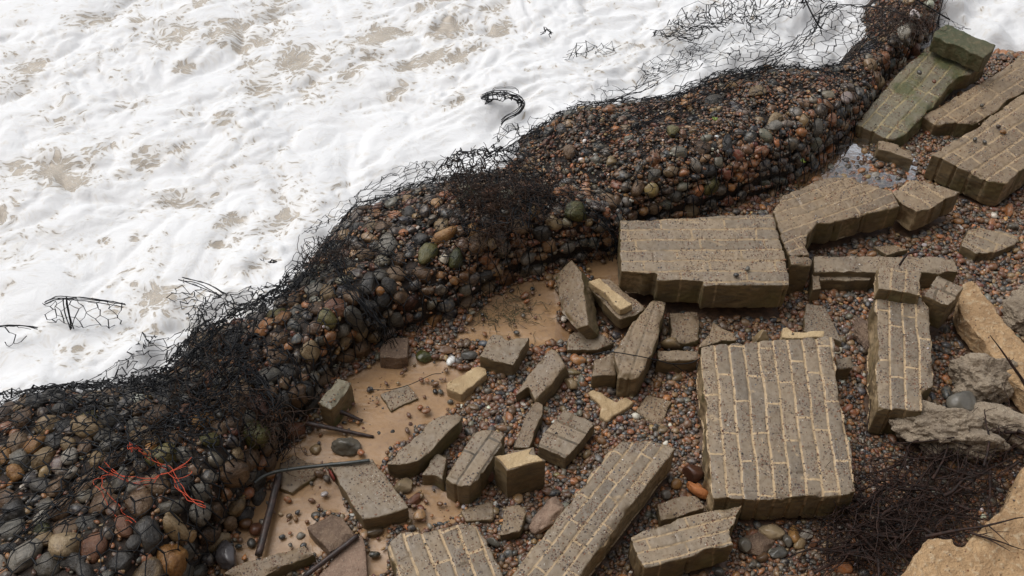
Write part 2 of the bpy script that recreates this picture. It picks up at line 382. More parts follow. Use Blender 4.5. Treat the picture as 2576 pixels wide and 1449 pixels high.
# polyline side test for terrain and sea
Cw = (Lw+Rw)/2; Cw = np.vstack([Cw[0]+(Cw[0]-Cw[1])*20, Cw, Cw[-1]+(Cw[-1]-Cw[-2])*20])
def signed_left(X, Y):
    """distance to the centre line of the ridge, positive on the sea side"""
    best = np.full(X.shape, 1e9); sg_ = np.ones(X.shape)
    for a, b in zip(Cw[:-1], Cw[1:]):
        dx, dy = b[0]-a[0], b[1]-a[1]; L2 = dx*dx+dy*dy
        t = np.clip(((X-a[0])*dx+(Y-a[1])*dy)/L2, 0, 1); ex = X-(a[0]+t*dx); ey = Y-(a[1]+t*dy); d = np.hypot(ex, ey)
        m = d < best; best = np.where(m, d, best); sg_ = np.where(m, np.sign(dx*ey-dy*ex), sg_)
    return best*sg_
YS = at(2480, 118).y
def axis(lo, hi, step, far):
    o = far*np.linspace(0, 1, 25)[1:]**2
    return np.concatenate([lo-o[::-1], np.arange(lo, hi, step), hi+o])
def terrain_z(X, Y):
    P = np.stack([X.ravel(), Y.ravel(), X.ravel()*0], 1)
    z = (fbm(P*1.3, 3, 21)*.035+fbm(P*9, 3, 22)*.006).reshape(X.shape)
    d = signed_left(X, Y)
    z = z*sstep(.9, -.2, d)-.5*sstep(-.05, .9, d)
    z -= .4*sstep(YS-.12, YS+.5, Y+fbm(P*2, 2, 5).reshape(X.shape)*.1)*sstep(.9, -.1, d)
    return z
# sand-filled hollows, traced as areas of the beach
SANDPX = [[(880, 950), (960, 905), (1110, 900), (1200, 935), (1190, 1000), (1120, 1050), (1000, 1120), (960, 1180), (880, 1165), (800, 1190), (720, 1215), (690, 1160), (800, 1075), (850, 990)],
 [(590, 1330), (640, 1250), (720, 1230), (840, 1190), (900, 1310), (790, 1290), (800, 1400), (640, 1449), (560, 1449)],
 [(1130, 850), (1190, 790), (1280, 720), (1390, 690), (1410, 790), (1440, 850), (1300, 870), (1180, 850)],
 [(1960, 475), (2080, 400), (2140, 350), (2185, 352), (2175, 385), (2130, 410), (2110, 440), (2050, 475)],
 [(1000, 1220), (1120, 1230), (1180, 1270), (1160, 1330), (1010, 1330), (930, 1310), (1040, 1280)],
 [(920, 1330), (1000, 1320), (970, 1449), (920, 1449)], [(1470, 640), (1560, 640), (1565, 740), (1480, 700)]]
SAND = [[at(*p)[:2] for p in P] for P in SANDPX]
def sand_mask(P2):
    n = fbm(np.stack([P2[:, 0]*7, P2[:, 1]*7, P2[:, 0]*0], 1), 3, 31)*.05; m2 = fbm(np.stack([P2[:, 0]*7, P2[:, 1]*7, P2[:, 0]*0+9], 1), 3, 32)*.05
    Q = P2[:, :2]+np.stack([n, m2], 1); r = np.zeros(len(P2), bool)
    for p in SAND: r |= inpoly(Q, p)
    return r
xs = axis(-1.9, 4.0, .025, 40); ys = axis(1.9, 7.6, .025, 40)
X, Y = np.meshgrid(xs, ys, indexing='ij'); Z = terrain_z(X, Y)
sm = sand_mask(np.stack([X.ravel(), Y.ravel()], 1)).reshape(X.shape).astype(float)
Z = Z-.012*sm
def mat_sand():
    m, n, l, b = newmat('wet_sand'); g = G(n, l); p = g.pos()
    a = g.noise(p, 3, 6, .6); d = g.noise(p, 40, 5, .6); f = g.noise(p, 400, 2)
    c = g.mix(g.ramp(a, .35, .65), (.345, .205, .098), (.27, .158, .075)); c = g.mix(g.ramp(d, .5, .72, 0, .5), c, (.18, .105, .06))
    c = g.mix(g.ramp(f, .55, .75, 0, .3), c, (.1, .065, .04))
    sd_ = g.attr('sand', 'Fac'); grit = g.mix(g.ramp(d, .35, .65), (.13, .075, .045), (.06, .038, .026))
    c = g.mix(g.ramp(sd_, .1, .7), grit, c)
    l.new(c, b.inputs['Base Color']); l.new(g.ramp(a, .35, .65, .27, .5), b.inputs['Roughness'])
    h = g.math('ADD', g.noise(g.sc(p, (1, 2.2, 1)), 12, 4), g.math('MULTIPLY', d, .5)); g.bump(h, .45, .008, b); return m
ground = np_mesh('ground', np.stack([X, Y, Z], 2).reshape(-1, 3), grid_faces(len(xs), len(ys)), mat_sand(), attrs={'sand': ('FLOAT', sm.ravel())})
tag(ground, kind='structure')
# ------------------------------------------------------------------ sea foam
def mat_foam():
    m, n, l, b = newmat('sea_foam'); g = G(n, l); p = g.pos()
    thin = g.attr('thin', 'Fac')
    warp = n.new('ShaderNodeVectorMath'); warp.operation = 'MULTIPLY_ADD'; l.new(g.noise(p, 4.5, 2, .5, out=1), warp.inputs[0]); warp.inputs[1].default_value = (.26, .26, 0); l.new(p, warp.inputs[2])
    rot = n.new('ShaderNodeMapping'); rot.inputs['Rotation'].default_value = (0, 0, math.radians(-22)); rot.inputs['Scale'].default_value = (.72, 1.1, 0); l.new(warp.outputs[0], rot.inputs[0]); q = rot.outputs[0]
    def cell(scale, off, k):
        v = g.vor(q, scale, 'DISTANCE_TO_EDGE'); return g.math('MULTIPLY', g.math('SUBTRACT', g.math('MINIMUM', v.outputs['Distance'], .3), off), k)
    fr = g.noise(q, 26, 6, .68)
    T = g.math('ADD', thin, g.math('MULTIPLY', g.math('SUBTRACT', g.noise(q, 7, 5, .62), .5), .75))
    T = g.math('ADD', T, g.math('ADD', cell(7, .17, .6), g.math('ADD', cell(17, .14, 1.5), cell(40, .11, 1.1)))); T = g.math('ADD', T, g.math('MULTIPLY', g.math('SUBTRACT', fr, .5), .55))
    holes = g.math('MULTIPLY', g.ramp(T, .44, .58), g.ramp(g.noise(q, 75, 4, .7), .36, .52, .35, 1))
    milky = g.math('MULTIPLY', g.ramp(T, .0, .5), .5)
    water = g.mix(g.ramp(g.noise(q, 6, 4), .35, .65), (.48, .415, .335), (.39, .33, .26))
    c = g.mix(milky, (.73, .73, .73), (.61, .57, .51)); c = g.mix(g.math('MULTIPLY', holes, .88), c, water)
    l.new(c, b.inputs['Base Color']); l.new(g.ramp(holes, 0, 1, .65, .22), b.inputs['Roughness'])
    b.inputs['Specular IOR Level'].default_value = .3
    h = g.math('SUBTRACT', g.math('ADD', g.math('MULTIPLY', g.noise(q, 14, 6, .6), .8), g.math('MULTIPLY', fr, .35)), g.math('MULTIPLY', holes, .5))
    g.bump(h, .6, .018, b); return m
SEA = -.035
xs = axis(-4.4, 4.2, .0155, 45); ys = axis(2.6, 8.3, .0155, 45)
X, Y = np.meshgrid(xs, ys, indexing='ij'); P = np.stack([X.ravel(), Y.ravel(), X.ravel()*0], 1)
ca, sa = math.cos(math.radians(22)), math.sin(math.radians(22))
U = P[:, 0]*ca+P[:, 1]*sa; Vv = -P[:, 0]*sa+P[:, 1]*ca
Q = np.stack([U*.75, Vv*1.35, U*0], 1)
w1 = fbm(Q*1.3, 3, 41); w2 = fbm(Q*1.3+5, 3, 42); Qw = Q+np.stack([w1, w2, w1*0], 1)*.55
def puff(X_, seed): return np.abs(vnoise(X_, seed))
Pw = np.stack([P[:, 0]+w1*.35, P[:, 1]+w2*.35, U*0], 1); Pr = np.stack([(Pw[:, 0]*ca+Pw[:, 1]*sa)*.8, (-Pw[:, 0]*sa+Pw[:, 1]*ca)*1.15, U*0], 1)
wf = np.stack([fbm(Pr*6, 2, 52), fbm(Pr*6+9, 2, 53), U*0], 1)*.05
a1 = fbm(Qw*1.1, 3, 43); p1 = puff(Pr*2.6, 61); p2 = puff(Pr*6.3+wf*6, 62); p3 = puff(Pr*13+wf*13, 63); p4 = puff(Pr*24+wf*24, 64)
crease = sstep(.16, .0, p1)*.5+sstep(.18, .0, p2)*.35+sstep(.2, 0, p3)*.15
zz = a1*.035+np.sqrt(p1+.02)*.060+np.sqrt(p2+.02)*.028+(np.sqrt(p3+.02)*.020+np.sqrt(p4+.02)*.010)*(.35+1.0*sstep(-.25, .35, fbm(Qw*1.2+8, 3, 66)))-.045
px = to_px(np.stack([P[:, 0], P[:, 1], P[:, 2]+SEA], 1))
PATCH = [(240, 60, 70, 22), (90, 170, 60, 30), (60, 230, 60, 40), (350, 60, 50, 40), (430, 110, 90, 35), (560, 90, 90, 25), (650, 110, 120, 30), (740, 150, 70, 50), (800, 200, 50, 50), (650, 210, 60, 40), (350, 270, 50, 22), (480, 290, 80, 30), (560, 310, 40, 25), (130, 290, 80, 22), (160, 310, 70, 25), (350, 345, 35, 20), (250, 390, 60, 25), (370, 400, 80, 30), (140, 420, 60, 50), (170, 470, 80, 30), (380, 420, 70, 20), (460, 385, 50, 20), (700, 30, 90, 35), (830, 20, 60, 25), (920, 30, 90, 40), (960, 90, 100, 30), (1050, 55, 120, 35), (1120, 80, 60, 25), (940, 130, 60, 25), (1080, 150, 60, 20), (1150, 150, 60, 15), (1250, 80, 40, 20), (1160, 250, 50, 25), (1030, 160, 50, 18), (1270, 10, 60, 18), (880, 180, 50, 25), (130, 600, 60, 25), (60, 660, 40, 40), (200, 640, 40, 20), (260, 605, 30, 16), (240, 520, 60, 18), (420, 510, 50, 20), (445, 520, 20, 12), (180, 690, 30, 25), (20, 730, 30, 20), (130, 840, 40, 25), (40, 430, 40, 30), (30, 530, 60, 25), (550, 620, 20, 10), (340, 600, 30, 14), (860, 460, 30, 14), (700, 560, 60, 20), (580, 560, 60, 22), (400, 740, 60, 30), (640, 700, 50, 14), (1000, 230, 40, 14), (470, 180, 40, 15), (620, 160, 50, 18), (500, 20, 120, 14), (1100, 10, 100, 14), (60, 900, 60, 20), (200, 880, 40, 16)]
th = np.zeros(len(P))
for (cx, cy, rx, ry) in PATCH:
    dx = (px[:, 0]-cx); dy = (px[:, 1]-cy); dxr = dx*.93-dy*.36; dyr = dx*.36+dy*.93
    # patches are laid out once on the water; they stay with the surface
    th = np.maximum(th, np.exp(-((dxr/rx)**2+(dyr/ry)**2)*1.1))
big_ = sstep(-.25, .45, fbm(Qw*.8+3, 3, 57)+.25*sstep(1300, 200, px[:, 0])*sstep(700, 100, px[:, 1])+.1)
th = np.clip(np.clip(th*.52*(.6+.8*sstep(-.3, .4, fbm(Qw*2.3+4, 3, 58))), 0, 1)+.50*fbm(Qw*3.0, 5, 51)+.20*big_+.20*crease*big_-.02, 0, 1)
th *= sstep(.30, .75, signed_left(X, Y).ravel()+.0)*.65+.35
zz -= .014*sstep(.3, .8, th)
nearR = sstep(1.0, .3, np.abs(signed_left(X, Y).ravel())); zz = zz*(1-.4*nearR)+(.016+.17*fbm(P*4.0, 3, 59))*nearR
sl_ = signed_left(X, Y); keep = (sl_ > -.25) | (Y > YS-.6)
zz = SEA+zz-.35*sstep(.1, -.2, sl_.ravel())*sstep(YS+.15, YS-.3, Y.ravel())
fc = grid_faces(len(xs), len(ys)); kv = keep.ravel(); fc = fc[kv[fc].all(1)]
used = np.unique(fc); remap = np.zeros(len(P), np.int64); remap[used] = np.arange(len(used))
sea = np_mesh('water', np.stack([P[:, 0], P[:, 1], zz], 1)[used], remap[fc], mat_foam(), attrs={'thin': ('FLOAT', th[used])})
tag(sea, kind='structure')
# ------------------------------------------------------------------ brick blocks
FOOT = []   # footprints (world xy) for the pebble scatter
TOPS = []   # (poly xy, plane point, normal) for grit
def px2plane(u, v, p0, n):
    d = ray(u, v); o = Vector((0, 0, CAMZ)); return o+d*((p0-o).dot(n)/d.dot(n))
def jag(poly, amp, step=.05, seed=0):
    r = random.Random(seed); out = []
    for i in range(len(poly)):
        a = Vector(poly[i]); b = Vector(poly[(i+1) % len(poly)]); L = (b-a).length; m = max(1, int(L/step)); nn = Vector((-(b-a).y, (b-a).x)).normalized()
        out.append(a+nn*r.uniform(-amp, amp)*.5)
        for k in range(1, m): out.append(a.lerp(b, k/m)+nn*r.uniform(-amp, amp))
    return out
def solid(local, thick, voxel, zb=0.):
    """prism over a 2-D outline, voxel-remeshed to a fine even skin; returns verts, faces"""
    bm = bmesh.new(); vs = [bm.verts.new((p[0], p[1], zb)) for p in local]; f = bm.faces.new(vs)
    e = bmesh.ops.extrude_face_region(bm, geom=[f]); bmesh.ops.translate(bm, verts=[x for x in e['geom'] if isinstance(x, bmesh.types.BMVert)], vec=(0, 0, thick))
    bmesh.ops.triangulate(bm, faces=bm.faces[:]); bmesh.ops.recalc_face_normals(bm, faces=bm.faces[:])
    me = bpy.data.meshes.new('tmp'); bm.to_mesh(me); bm.free(); ob = bpy.data.objects.new('tmp', me); COL.objects.link(ob)
    md = ob.modifiers.new('r', 'REMESH'); md.mode = 'VOXEL'; md.voxel_size = voxel
    dg = bpy.context.evaluated_depsgraph_get(); em = ob.evaluated_get(dg).to_mesh()
    V = np.zeros(len(em.vertices)*3); em.vertices.foreach_get('co', V); V = V.reshape(-1, 3)
    N = np.zeros(len(em.vertices)*3); em.vertices.foreach_get('normal', N); N = N.reshape(-1, 3)
    Fq = np.zeros(len(em.polygons)*4, np.int32); em.loops.foreach_get('vertex_index', Fq) if len(em.loops) == len(em.polygons)*4 else None
    Fq = Fq.reshape(-1, 4); ob.evaluated_get(dg).to_mesh_clear(); bpy.data.objects.remove(ob); bpy.data.meshes.remove(me)
    return V, N, Fq
def edge_dist(V, poly):
    d = np.full(len(V), 9.)
    for i in range(len(poly)):
        a = poly[i]; b = poly[(i+1) % len(poly)]; dx, dy = b[0]-a[0], b[1]-a[1]; L2 = dx*dx+dy*dy+1e-12
        t = np.clip(((V[:, 0]-a[0])*dx+(V[:, 1]-a[1])*dy)/L2, 0, 1); d = np.minimum(d, np.hypot(V[:, 0]-a[0]-t*dx, V[:, 1]-a[1]-t*dy))
    return d
SEED = [100]
def block(name, label, poly, z, thick, direc, course=None, mortar=1., mat=None, voxel=.0055, ratio=4.6, amp=.006, joint=.006, chip=1., cat='brick block',
          rot_off=(0, 0), parent=None, group='broken pieces of brick wall strewn on the shingle', foot=True, bevel=0, rough=1.):
    """poly: outline of the upper face (u,v); z: height, or three heights for its first three corners; direc: two points along the courses"""
    SEED[0] += 1; sd_ = SEED[0]
    if isinstance(z, (int, float)): p0 = at(*poly[0], z); n = Vector((0, 0, 1))
    else:
        a, b, c = [at(*(q if len(q) == 3 else (*poly[i], q))) for i, q in enumerate([q if isinstance(q, tuple) else (q,) for q in z])] if isinstance(z[0], tuple) else [at(*poly[i], z[i]) for i in range(3)]; n = (b-a).cross(c-a).normalized(); p0 = a
        if n.z < 0: n = -n
    wp = [px2plane(u, v, p0, n) for u, v in poly]
    d0 = px2plane(*direc[0], p0, n); d1 = px2plane(*direc[1], p0, n); ex = (d1-d0).normalized(); ey = n.cross(ex).normalized()
    ch = .075
    if course:
        ca_, cb_, k = course; ch = abs((px2plane(*cb_, p0, n)-px2plane(*ca_, p0, n)).dot(ey))/k
    org = d0-n*thick
    loc = [Vector(((p-d0).dot(ex), (p-d0).dot(ey))) for p in wp]
    if sum(loc[i].x*loc[(i+1) % len(loc)].y-loc[(i+1) % len(loc)].x*loc[i].y for i in range(len(loc))) < 0: loc = loc[::-1]
    V, N, Fq = solid(jag(loc, amp, .045, sd_), thick, voxel)
    Pn = V+sd_*3.7; plain = course is None
    wb = fbm(np.stack([V[:, 0]*5, V[:, 1]*5, V[:, 0]*0+sd_], 1), 3, sd_+20)
    by = V[:, 1]/ch+wb*.13; row = np.floor(by)
    bx = V[:, 0]/ch+rot_off[0]*ratio+fbm(np.stack([V[:, 0]*9, V[:, 1]*9, V[:, 0]*0+sd_], 1), 2, sd_+21)*.1+(hsh(row, row*0, row*0, sd_)-.5)*ratio*.42
    if plain: bx = bx*0+1.7+sd_*ratio; by = by*0+.5; row = row*0; mortar = 0
    # erosion and joints in the real surface
    top = sstep(.5, .9, N[:, 2])
    fr = by-row; dj = np.minimum(fr, 1-fr)
    fx = bx/ratio+.5*(np.mod(row, 2)); fx = np.abs(fx-np.round(fx))*ratio
    jm = np.maximum(sstep(.13, .03, dj), sstep(.13, .03, fx))*sstep(-.35, .25, fbm(Pn*8, 3, sd_+3)+.1)
    if plain: jm = jm*0
    d = fbm(Pn*6, 4, sd_)*.0035*rough+fbm(Pn*38, 3, sd_+1)*.0032*rough-jm*joint*np.clip(mortar, .3, 1)*(1+1.6*(1-top))
    hgt = vnoise(np.stack([row*7.3, np.floor(bx/ratio+.5*np.mod(row, 2))*5.1, row*0], 1)+.5, sd_)*.004*top*(0 if plain else 1)
    V2 = V+N*(d[:, None])
    V2[:, 2] += hgt
    ed = edge_dist(V, loc); nb = fbm(Pn*11, 4, sd_+5)
    V2[:, 2] -= (sstep(.035, 0, ed)*np.clip(nb-.02, 0, 1)*.04*chip)*sstep(.3, .9, V[:, 2]/thick)
    nb2 = fbm(Pn*5, 3, sd_+8); cen = np.array([sum(p.x for p in loc)/len(loc), sum(p.y for p in loc)/len(loc)])
    inward = cen-V[:, :2]; inward /= np.linalg.norm(inward, axis=1)[:, None]+1e-6
    V2[:, :2] += inward*(sstep(.03, 0, ed)*np.clip(nb2-.05, 0, 1)*.03*chip)[:, None]
    bk = np.stack([bx, by, np.full(len(V), mortar)], 1)
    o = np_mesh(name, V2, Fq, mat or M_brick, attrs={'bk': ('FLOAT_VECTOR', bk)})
    Mx = Matrix((ex.to_4d(), ey.to_4d(), n.to_4d(), (0, 0, 0, 1))).transposed(); Mx[0][3], Mx[1][3], Mx[2][3] = org; Mx[3] = (0, 0, 0, 1)
    if parent: o.parent = parent
    o.matrix_world = Mx
    if not parent: tag(o, label, cat, group)
    elif label: tag(o, label)
    if foot: FOOT.append([(p.x-n.x*thick*.5, p.y-n.y*thick*.5) for p in wp])
    TOPS.append(([(p.x, p.y) for p in wp], p0, n))
    return o
bl = 'brick_block'
# --- large slabs
slabC = block('fallen_brickwork', 'largest brick wall slab lying flat with nine pale-jointed courses running towards the viewer',
 [(1762, 875), (1797, 864), (1870, 861), (1947, 854), (2070, 846), (2095, 846), (2100, 883), (2109, 966), (2130, 1083), (2144, 1146), (2154, 1238), (2114, 1247), (2034, 1248), (1950, 1256), (1874, 1257), (1827, 1251), (1793, 1257), (1780, 1173), (1767, 966)],
 .235, .205, ((1829, 1253), (1797, 864)), ((1792, 1256), (2154, 1239), 9), 1., ratio=4.5, voxel=.006, cat='wall slab')
slabA = block('fallen_brickwork', 'wide slab of brick wall with stepped front edge, courses running left to right',
 [(1558, 553), (1700, 548), (1945, 537), (1960, 590), (1985, 690), (1985, 716), (1771, 718), (1767, 704), (1652, 705), (1649, 686), (1562, 684), (1560, 600)],
 .27, .19, ((1562, 684), (1767, 682)), ((1562, 684), (1560, 553), 5), .75, M_brick, ratio=5.8, chip=.4, cat='wall slab')
slabB = block('fallen_brickwork', 'long brick wall slab with notched edge running back from the stepped slab to the puddle',
 [(1945, 531), (1972, 490), (2050, 455), (2128, 436), (2195, 466), (2243, 480), (2264, 517), (2088, 562), (2055, 560), (2033, 588), (2027, 615), (2037, 643), (1987, 644), (1962, 600)],
 .22, .17, ((1962, 560), (2160, 490)), ((1962, 560), (1985, 605), 2), .9, M_brick2, chip=.7, cat='wall slab')
block(bl, 'three-course brick block at the right end of the notched slab, just above open shingle',
 [(2245, 482), (2292, 449), (2417, 482), (2352, 520), (2304, 538), (2264, 516)], .2, .15, ((2264, 516), (2304, 538)), ((2264, 516), (2400, 470), 3), 1.3, M_brick2)
mossy = block('fallen_brickwork', 'green mossy brick wall slab with a thick coping across its far end',
 [(2150, 310), (2237, 210), (2284, 157), (2352, 103), (2482, 160), (2444, 187), (2414, 190), (2387, 217), (2330, 287), (2277, 340), (2250, 352), (2227, 347), (2197, 333)],
 ((2197, 333, .10), (2352, 103, .17), (2444, 187, .17)), .12, ((2197, 333), (2388, 127)), ((2167, 315), (2230, 343), 2), .9, M_moss, chip=.7, ratio=6.5, cat='wall slab')
cop = block('coping', 'thick dark green algae-covered coping', [(2352, 80), (2382, 60), (2506, 112), (2494, 130), (2478, 147), (2349, 90)], .32, .12, ((2349, 86), (2490, 150)), None, 0, M_coping, chip=.5, joint=0, parent=None, foot=False)
for k in ('category', 'group'): del cop[k]
mw = cop.matrix_world.copy(); cop.parent = mossy; cop.matrix_parent_inverse = mossy.matrix_world.inverted(); cop.matrix_world = mw
block('fallen_brickwork', 'flat half-buried wall slab at the right edge behind the thicker corner slab',
 [(2317, 293), (2477, 200), (2576, 133), (2680, 80), (2680, 170), (2576, 228), (2497, 290), (2434, 313), (2352, 310)], .10, .12, ((2352, 306), (2570, 165)), ((2352, 306), (2390, 320), 1), .95, M_brick2, ratio=6.5, cat='wall slab')
block('fallen_brickwork', 'thick wall slab jutting in at the right edge with pebbles lying on its courses',
 [(2344, 388), (2424, 338), (2576, 233), (2660, 175), (2660, 370), (2576, 425), (2530, 462), (2490, 455), (2420, 428), (2370, 398)], .2, .19, ((2370, 398), (2576, 262)), ((2370, 398), (2530, 462), 4), 1., M_brick2, ratio=6.5, cat='wall slab')
block(bl, 'small chipped block standing in the edge of the clear puddle', [(2210, 351), (2247, 358), (2297, 376), (2299, 403), (2267, 391), (2206, 374)], .10, .12, ((2206, 372), (2297, 400)), None, 0, M_brick2)
stand = block(bl, 'brown block standing on end in the gap beside the stepped slab', [(1985, 646), (1996, 640), (2036, 642), (2044, 652), (2042, 664), (1990, 666)], .24, .30, ((1985, 660), (2040, 660)), None, .1, M_brick2, joint=0)
block(bl, 'small ledge of block at the foot of the standing brown block', [(2042, 690), (2062, 685), (2066, 726), (2044, 730)], .10, .14, ((2044, 730), (2064, 728)), None, .2, M_brick2, joint=0)
block(bl, 'long low block running left to right behind the tall jointed pier', [(2046, 645), (2200, 644), (2404, 647), (2410, 684), (2200, 686), (2048, 684)], .13, .15, ((2048, 684), (2200, 686)), None, .3, M_brick)
block(bl, 'narrow ledge block along the front of the long low block', [(2052, 688), (2200, 689), (2198, 706), (2060, 705)], .085, .11, ((2060, 703), (2198, 704)), None, .1, M_brick, joint=0)
pier = block('brick_pier', 'long upright-looking brick pier lying away from the viewer, four jointed courses and pale mortar patches',
 [(2200, 742), (2318, 748), (2343, 782), (2348, 860), (2351, 970), (2323, 984), (2321, 1036), (2250, 1028), (2243, 1034), (2203, 1028)], .23, .22, ((2203, 1030), (2202, 752)), ((2203, 930), (2349, 930), 4), 1., M_brick, ratio=3.7, voxel=.006, cat='pier')
block('cap_block', 'three-course cap block resting on the far end of the brick pier', [(2204, 665), (2237, 667), (2277, 674), (2317, 684), (2317, 742), (2277, 736), (2237, 731), (2202, 729)], .31, .09, ((2202, 729), (2204, 665)), ((2202, 715), (2317, 725), 3), .8, M_brick, ratio=9, foot=False, cat='brick block')
block(bl, 'cube-shaped two-brick block leaning beside the tan concrete strip', [(2360, 692), (2426, 722), (2386, 768), (2323, 744)], .27, .2, ((2340, 720), (2405, 745)), ((2323, 744), (2360, 692), 2), .25, M_brick, chip=.5, ratio=9)
# --- loose blocks, centre
block(bl, 'leaning two-course block with pointed top at the foot of the wire-covered bank', [(1395, 693), (1437, 654), (1463, 682), (1478, 818), (1450, 830), (1410, 790)], ((1395, 693, .10), (1437, 654, .16), (1450, 830, .14)), .13, ((1450, 830), (1428, 665)), None, .25, M_brick2, ratio=9)
e2 = block(bl, 'slanting block carrying a raised clean tan brick strip', [(1478, 722), (1484, 700), (1532, 700), (1620, 768), (1618, 779), (1560, 804)], ((1484, 700, .14), (1560, 804, .13), (1619, 768, .15)), .10, ((1562, 800), (1482, 722)), None, .15, M_brick2)
st = block('brick_strip', 'clean tan brick strip', [(1481, 704), (1508, 697), (1592, 766), (1563, 780)], .19, .05, ((1563, 780), (1481, 704)), None, 0, M_tan, foot=False, joint=0, chip=.5)
for k in ('category', 'group'): del st[k]
mw = st.matrix_world.copy(); st.parent = e2; st.matrix_parent_inverse = e2.matrix_world.inverted(); st.matrix_world = mw
block(bl, 'long two-course block with broken lower end under the thin curving wire', [(1596, 806), (1645, 750), (1676, 757), (1662, 830), (1640, 888), (1608, 948), (1555, 950), (1545, 880)], .17, .18, ((1583, 950), (1650, 760)), ((1555, 945), (1608, 948), 1.5), .5, M_brick2, ratio=5)
block(bl, 'rounded low block joined to the left of the long two-course block', [(1492, 905), (1545, 882), (1552, 940), (1488, 946)], .12, .13, ((1490, 945), (1550, 940)), None, .1, M_brick2, joint=0)
block(bl, 'thin flat block sunk in shingle left of the long two-course block', [(1427, 858), (1440, 830), (1500, 828), (1548, 858), (1506, 882), (1426, 880)], .045, .08, ((1426, 880), (1508, 880)), None, .15, M_brick)
block(bl, 'square slab with a notch in its far edge, alone at the edge of the sand', [(1205, 896), (1236, 837), (1262, 842), (1277, 856), (1333, 846), (1290, 918)], .12, .11, ((1205, 896), (1290, 918)), None, .0, M_brick, joint=0, chip=.5)
block(bl, 'ridged block of two broken bricks on edge, just below the notched square slab', [(1293, 998), (1330, 942), (1385, 877), (1402, 882), (1423, 920), (1372, 985), (1345, 1010), (1325, 975)], ((1293, 998, .08), (1385, 877, .15), (1423, 920, .15)), .14, ((1340, 1000), (1400, 900)), None, .3, M_brick2)
block('brick_strip', 'thin tan sliver of brick half buried beside the pale sand', [(1123, 964), (1200, 922), (1223, 925), (1226, 940), (1160, 992), (1124, 978)], .06, .09, ((1123, 966), (1210, 922)), None, .4, M_tan, joint=.004, cat='brick piece', chip=.5)
block(bl, 'reddish brown crumbly block at the foot of the stone baskets above the sand', [(952, 880), (985, 848), (1026, 850), (1025, 898), (1000, 904), (953, 900)], .07, .1, ((952, 900), (1025, 900)), None, 0, M_pebc, joint=0, cat='mortar block')
block('brick_plate', 'thin grey slab sunk flush in the upper wet sand', [(954, 992), (1025, 966), (1052, 1002), (982, 1034)], .014, .05, ((954, 992), (1025, 968)), None, 0, M_brick, joint=0, chip=.1, cat='slab')
block(bl, 'mossy-sided block wedged against the stone baskets at the top of the sand', [(800, 1014), (850, 952), (884, 962), (833, 1030)], .17, .18, ((800, 1014), (850, 952)), None, .1, M_moss, joint=0)
block(bl, 'wedge-shaped block with slanting top at the lower edge of the wet sand', [(972, 1166), (1092, 1052), (1148, 1036), (1163, 1044), (1155, 1062), (1085, 1133), (1052, 1160), (1030, 1165)], .15, .14, ((972, 1170), (1120, 1040)), None, 0, M_brick, joint=0, chip=.8)
block(bl, 'low step of brick at the left foot of the twin-ridged block', [(1053, 1198), (1100, 1138), (1125, 1150), (1118, 1214)], .10, .12, ((1053, 1198), (1100, 1138)), None, .1, M_brick, joint=0)
block(bl, 'twin-ridged block of two rounded bricks side by side', [(1117, 1200), (1190, 1086), (1240, 1080), (1270, 1090), (1264, 1122), (1228, 1168), (1186, 1224), (1147, 1218)], .18, .18, ((1150, 1216), (1242, 1083)), ((1117, 1200), (1186, 1224), 2), .2, M_brick, joint=.014, ratio=9)
block(bl, 'upright cube-like block with a pale sandy notched top', [(1242, 1146), (1342, 1124), (1348, 1144), (1375, 1160), (1275, 1184)], .26, .26, ((1275, 1184), (1375, 1160)), None, .95, M_tan if False else M_brick2, joint=0, chip=.5)
cap_ = block('cement_top', 'pale sandy cement face', [(1246, 1147), (1338, 1127), (1330, 1142), (1352, 1146), (1368, 1158), (1277, 1180)], .265, .012, ((1275, 1180), (1368, 1158)), None, 0, M_tan, joint=0, foot=False, voxel=.004, chip=.2, rough=.4)
for k in ('category', 'group'): del cap_[k]
_par = [o for o in COL.objects if o.get('label', '').startswith('upright cube-like')][0]
mw = cap_.matrix_world.copy(); cap_.parent = _par; cap_.matrix_parent_inverse = _par.matrix_world.inverted(); cap_.matrix_world = mw
block(bl, 'narrow plank-like brick with rounded end pointing away between two blocks', [(1290, 1126), (1335, 1024), (1348, 1009), (1367, 1016), (1366, 1042), (1330, 1128)], .08, .11, ((1310, 1126), (1355, 1012)), None, 0, M_brick2, joint=0, chip=.4)
block(bl, 'squarish block of three clean courses lying flat on the shingle', [(1352, 1124), (1364, 1090), (1420, 1030), (1498, 1064), (1472, 1100), (1422, 1157)], .11, .1, ((1354, 1118), (1430, 1150)), ((1422, 1157), (1496, 1066), 3), .3, M_brick, ratio=9, chip=.4)
block('cement_piece', 'flat pale tan piece with a notched edge lying in the pebbles', [(1478, 988), (1492, 980), (1552, 1010), (1574, 999), (1595, 1010), (1528, 1060), (1508, 1048), (1512, 1022)], .035, .06, ((1478, 988), (1552, 1010)), None, 0, M_tan, joint=0, chip=.2, cat='cement piece')
block('brick_plate', 'thin grit-covered slab almost buried right of the pale tan notched piece', [(1592, 1033), (1628, 988), (1692, 1010), (1662, 1070)], .022, .06, ((1592, 1033), (1628, 988)), None, 0, M_brick2, joint=0, cat='slab')
beam = block('fallen_brickwork', 'long four-course brick beam running diagonally off the bottom of the picture',
 [(1555, 1106), (1585, 1098), (1602, 1102), (1650, 1112), (1699, 1129), (1690, 1150), (1602, 1262), (1492, 1405), (1400, 1525), (1222, 1525), (1282, 1449), (1420, 1275)], .23, .19, ((1282, 1449), (1556, 1106)), ((1440, 1250), (1570, 1300), 4), .9, M_brick, ratio=4.9, voxel=.006, cat='wall slab')
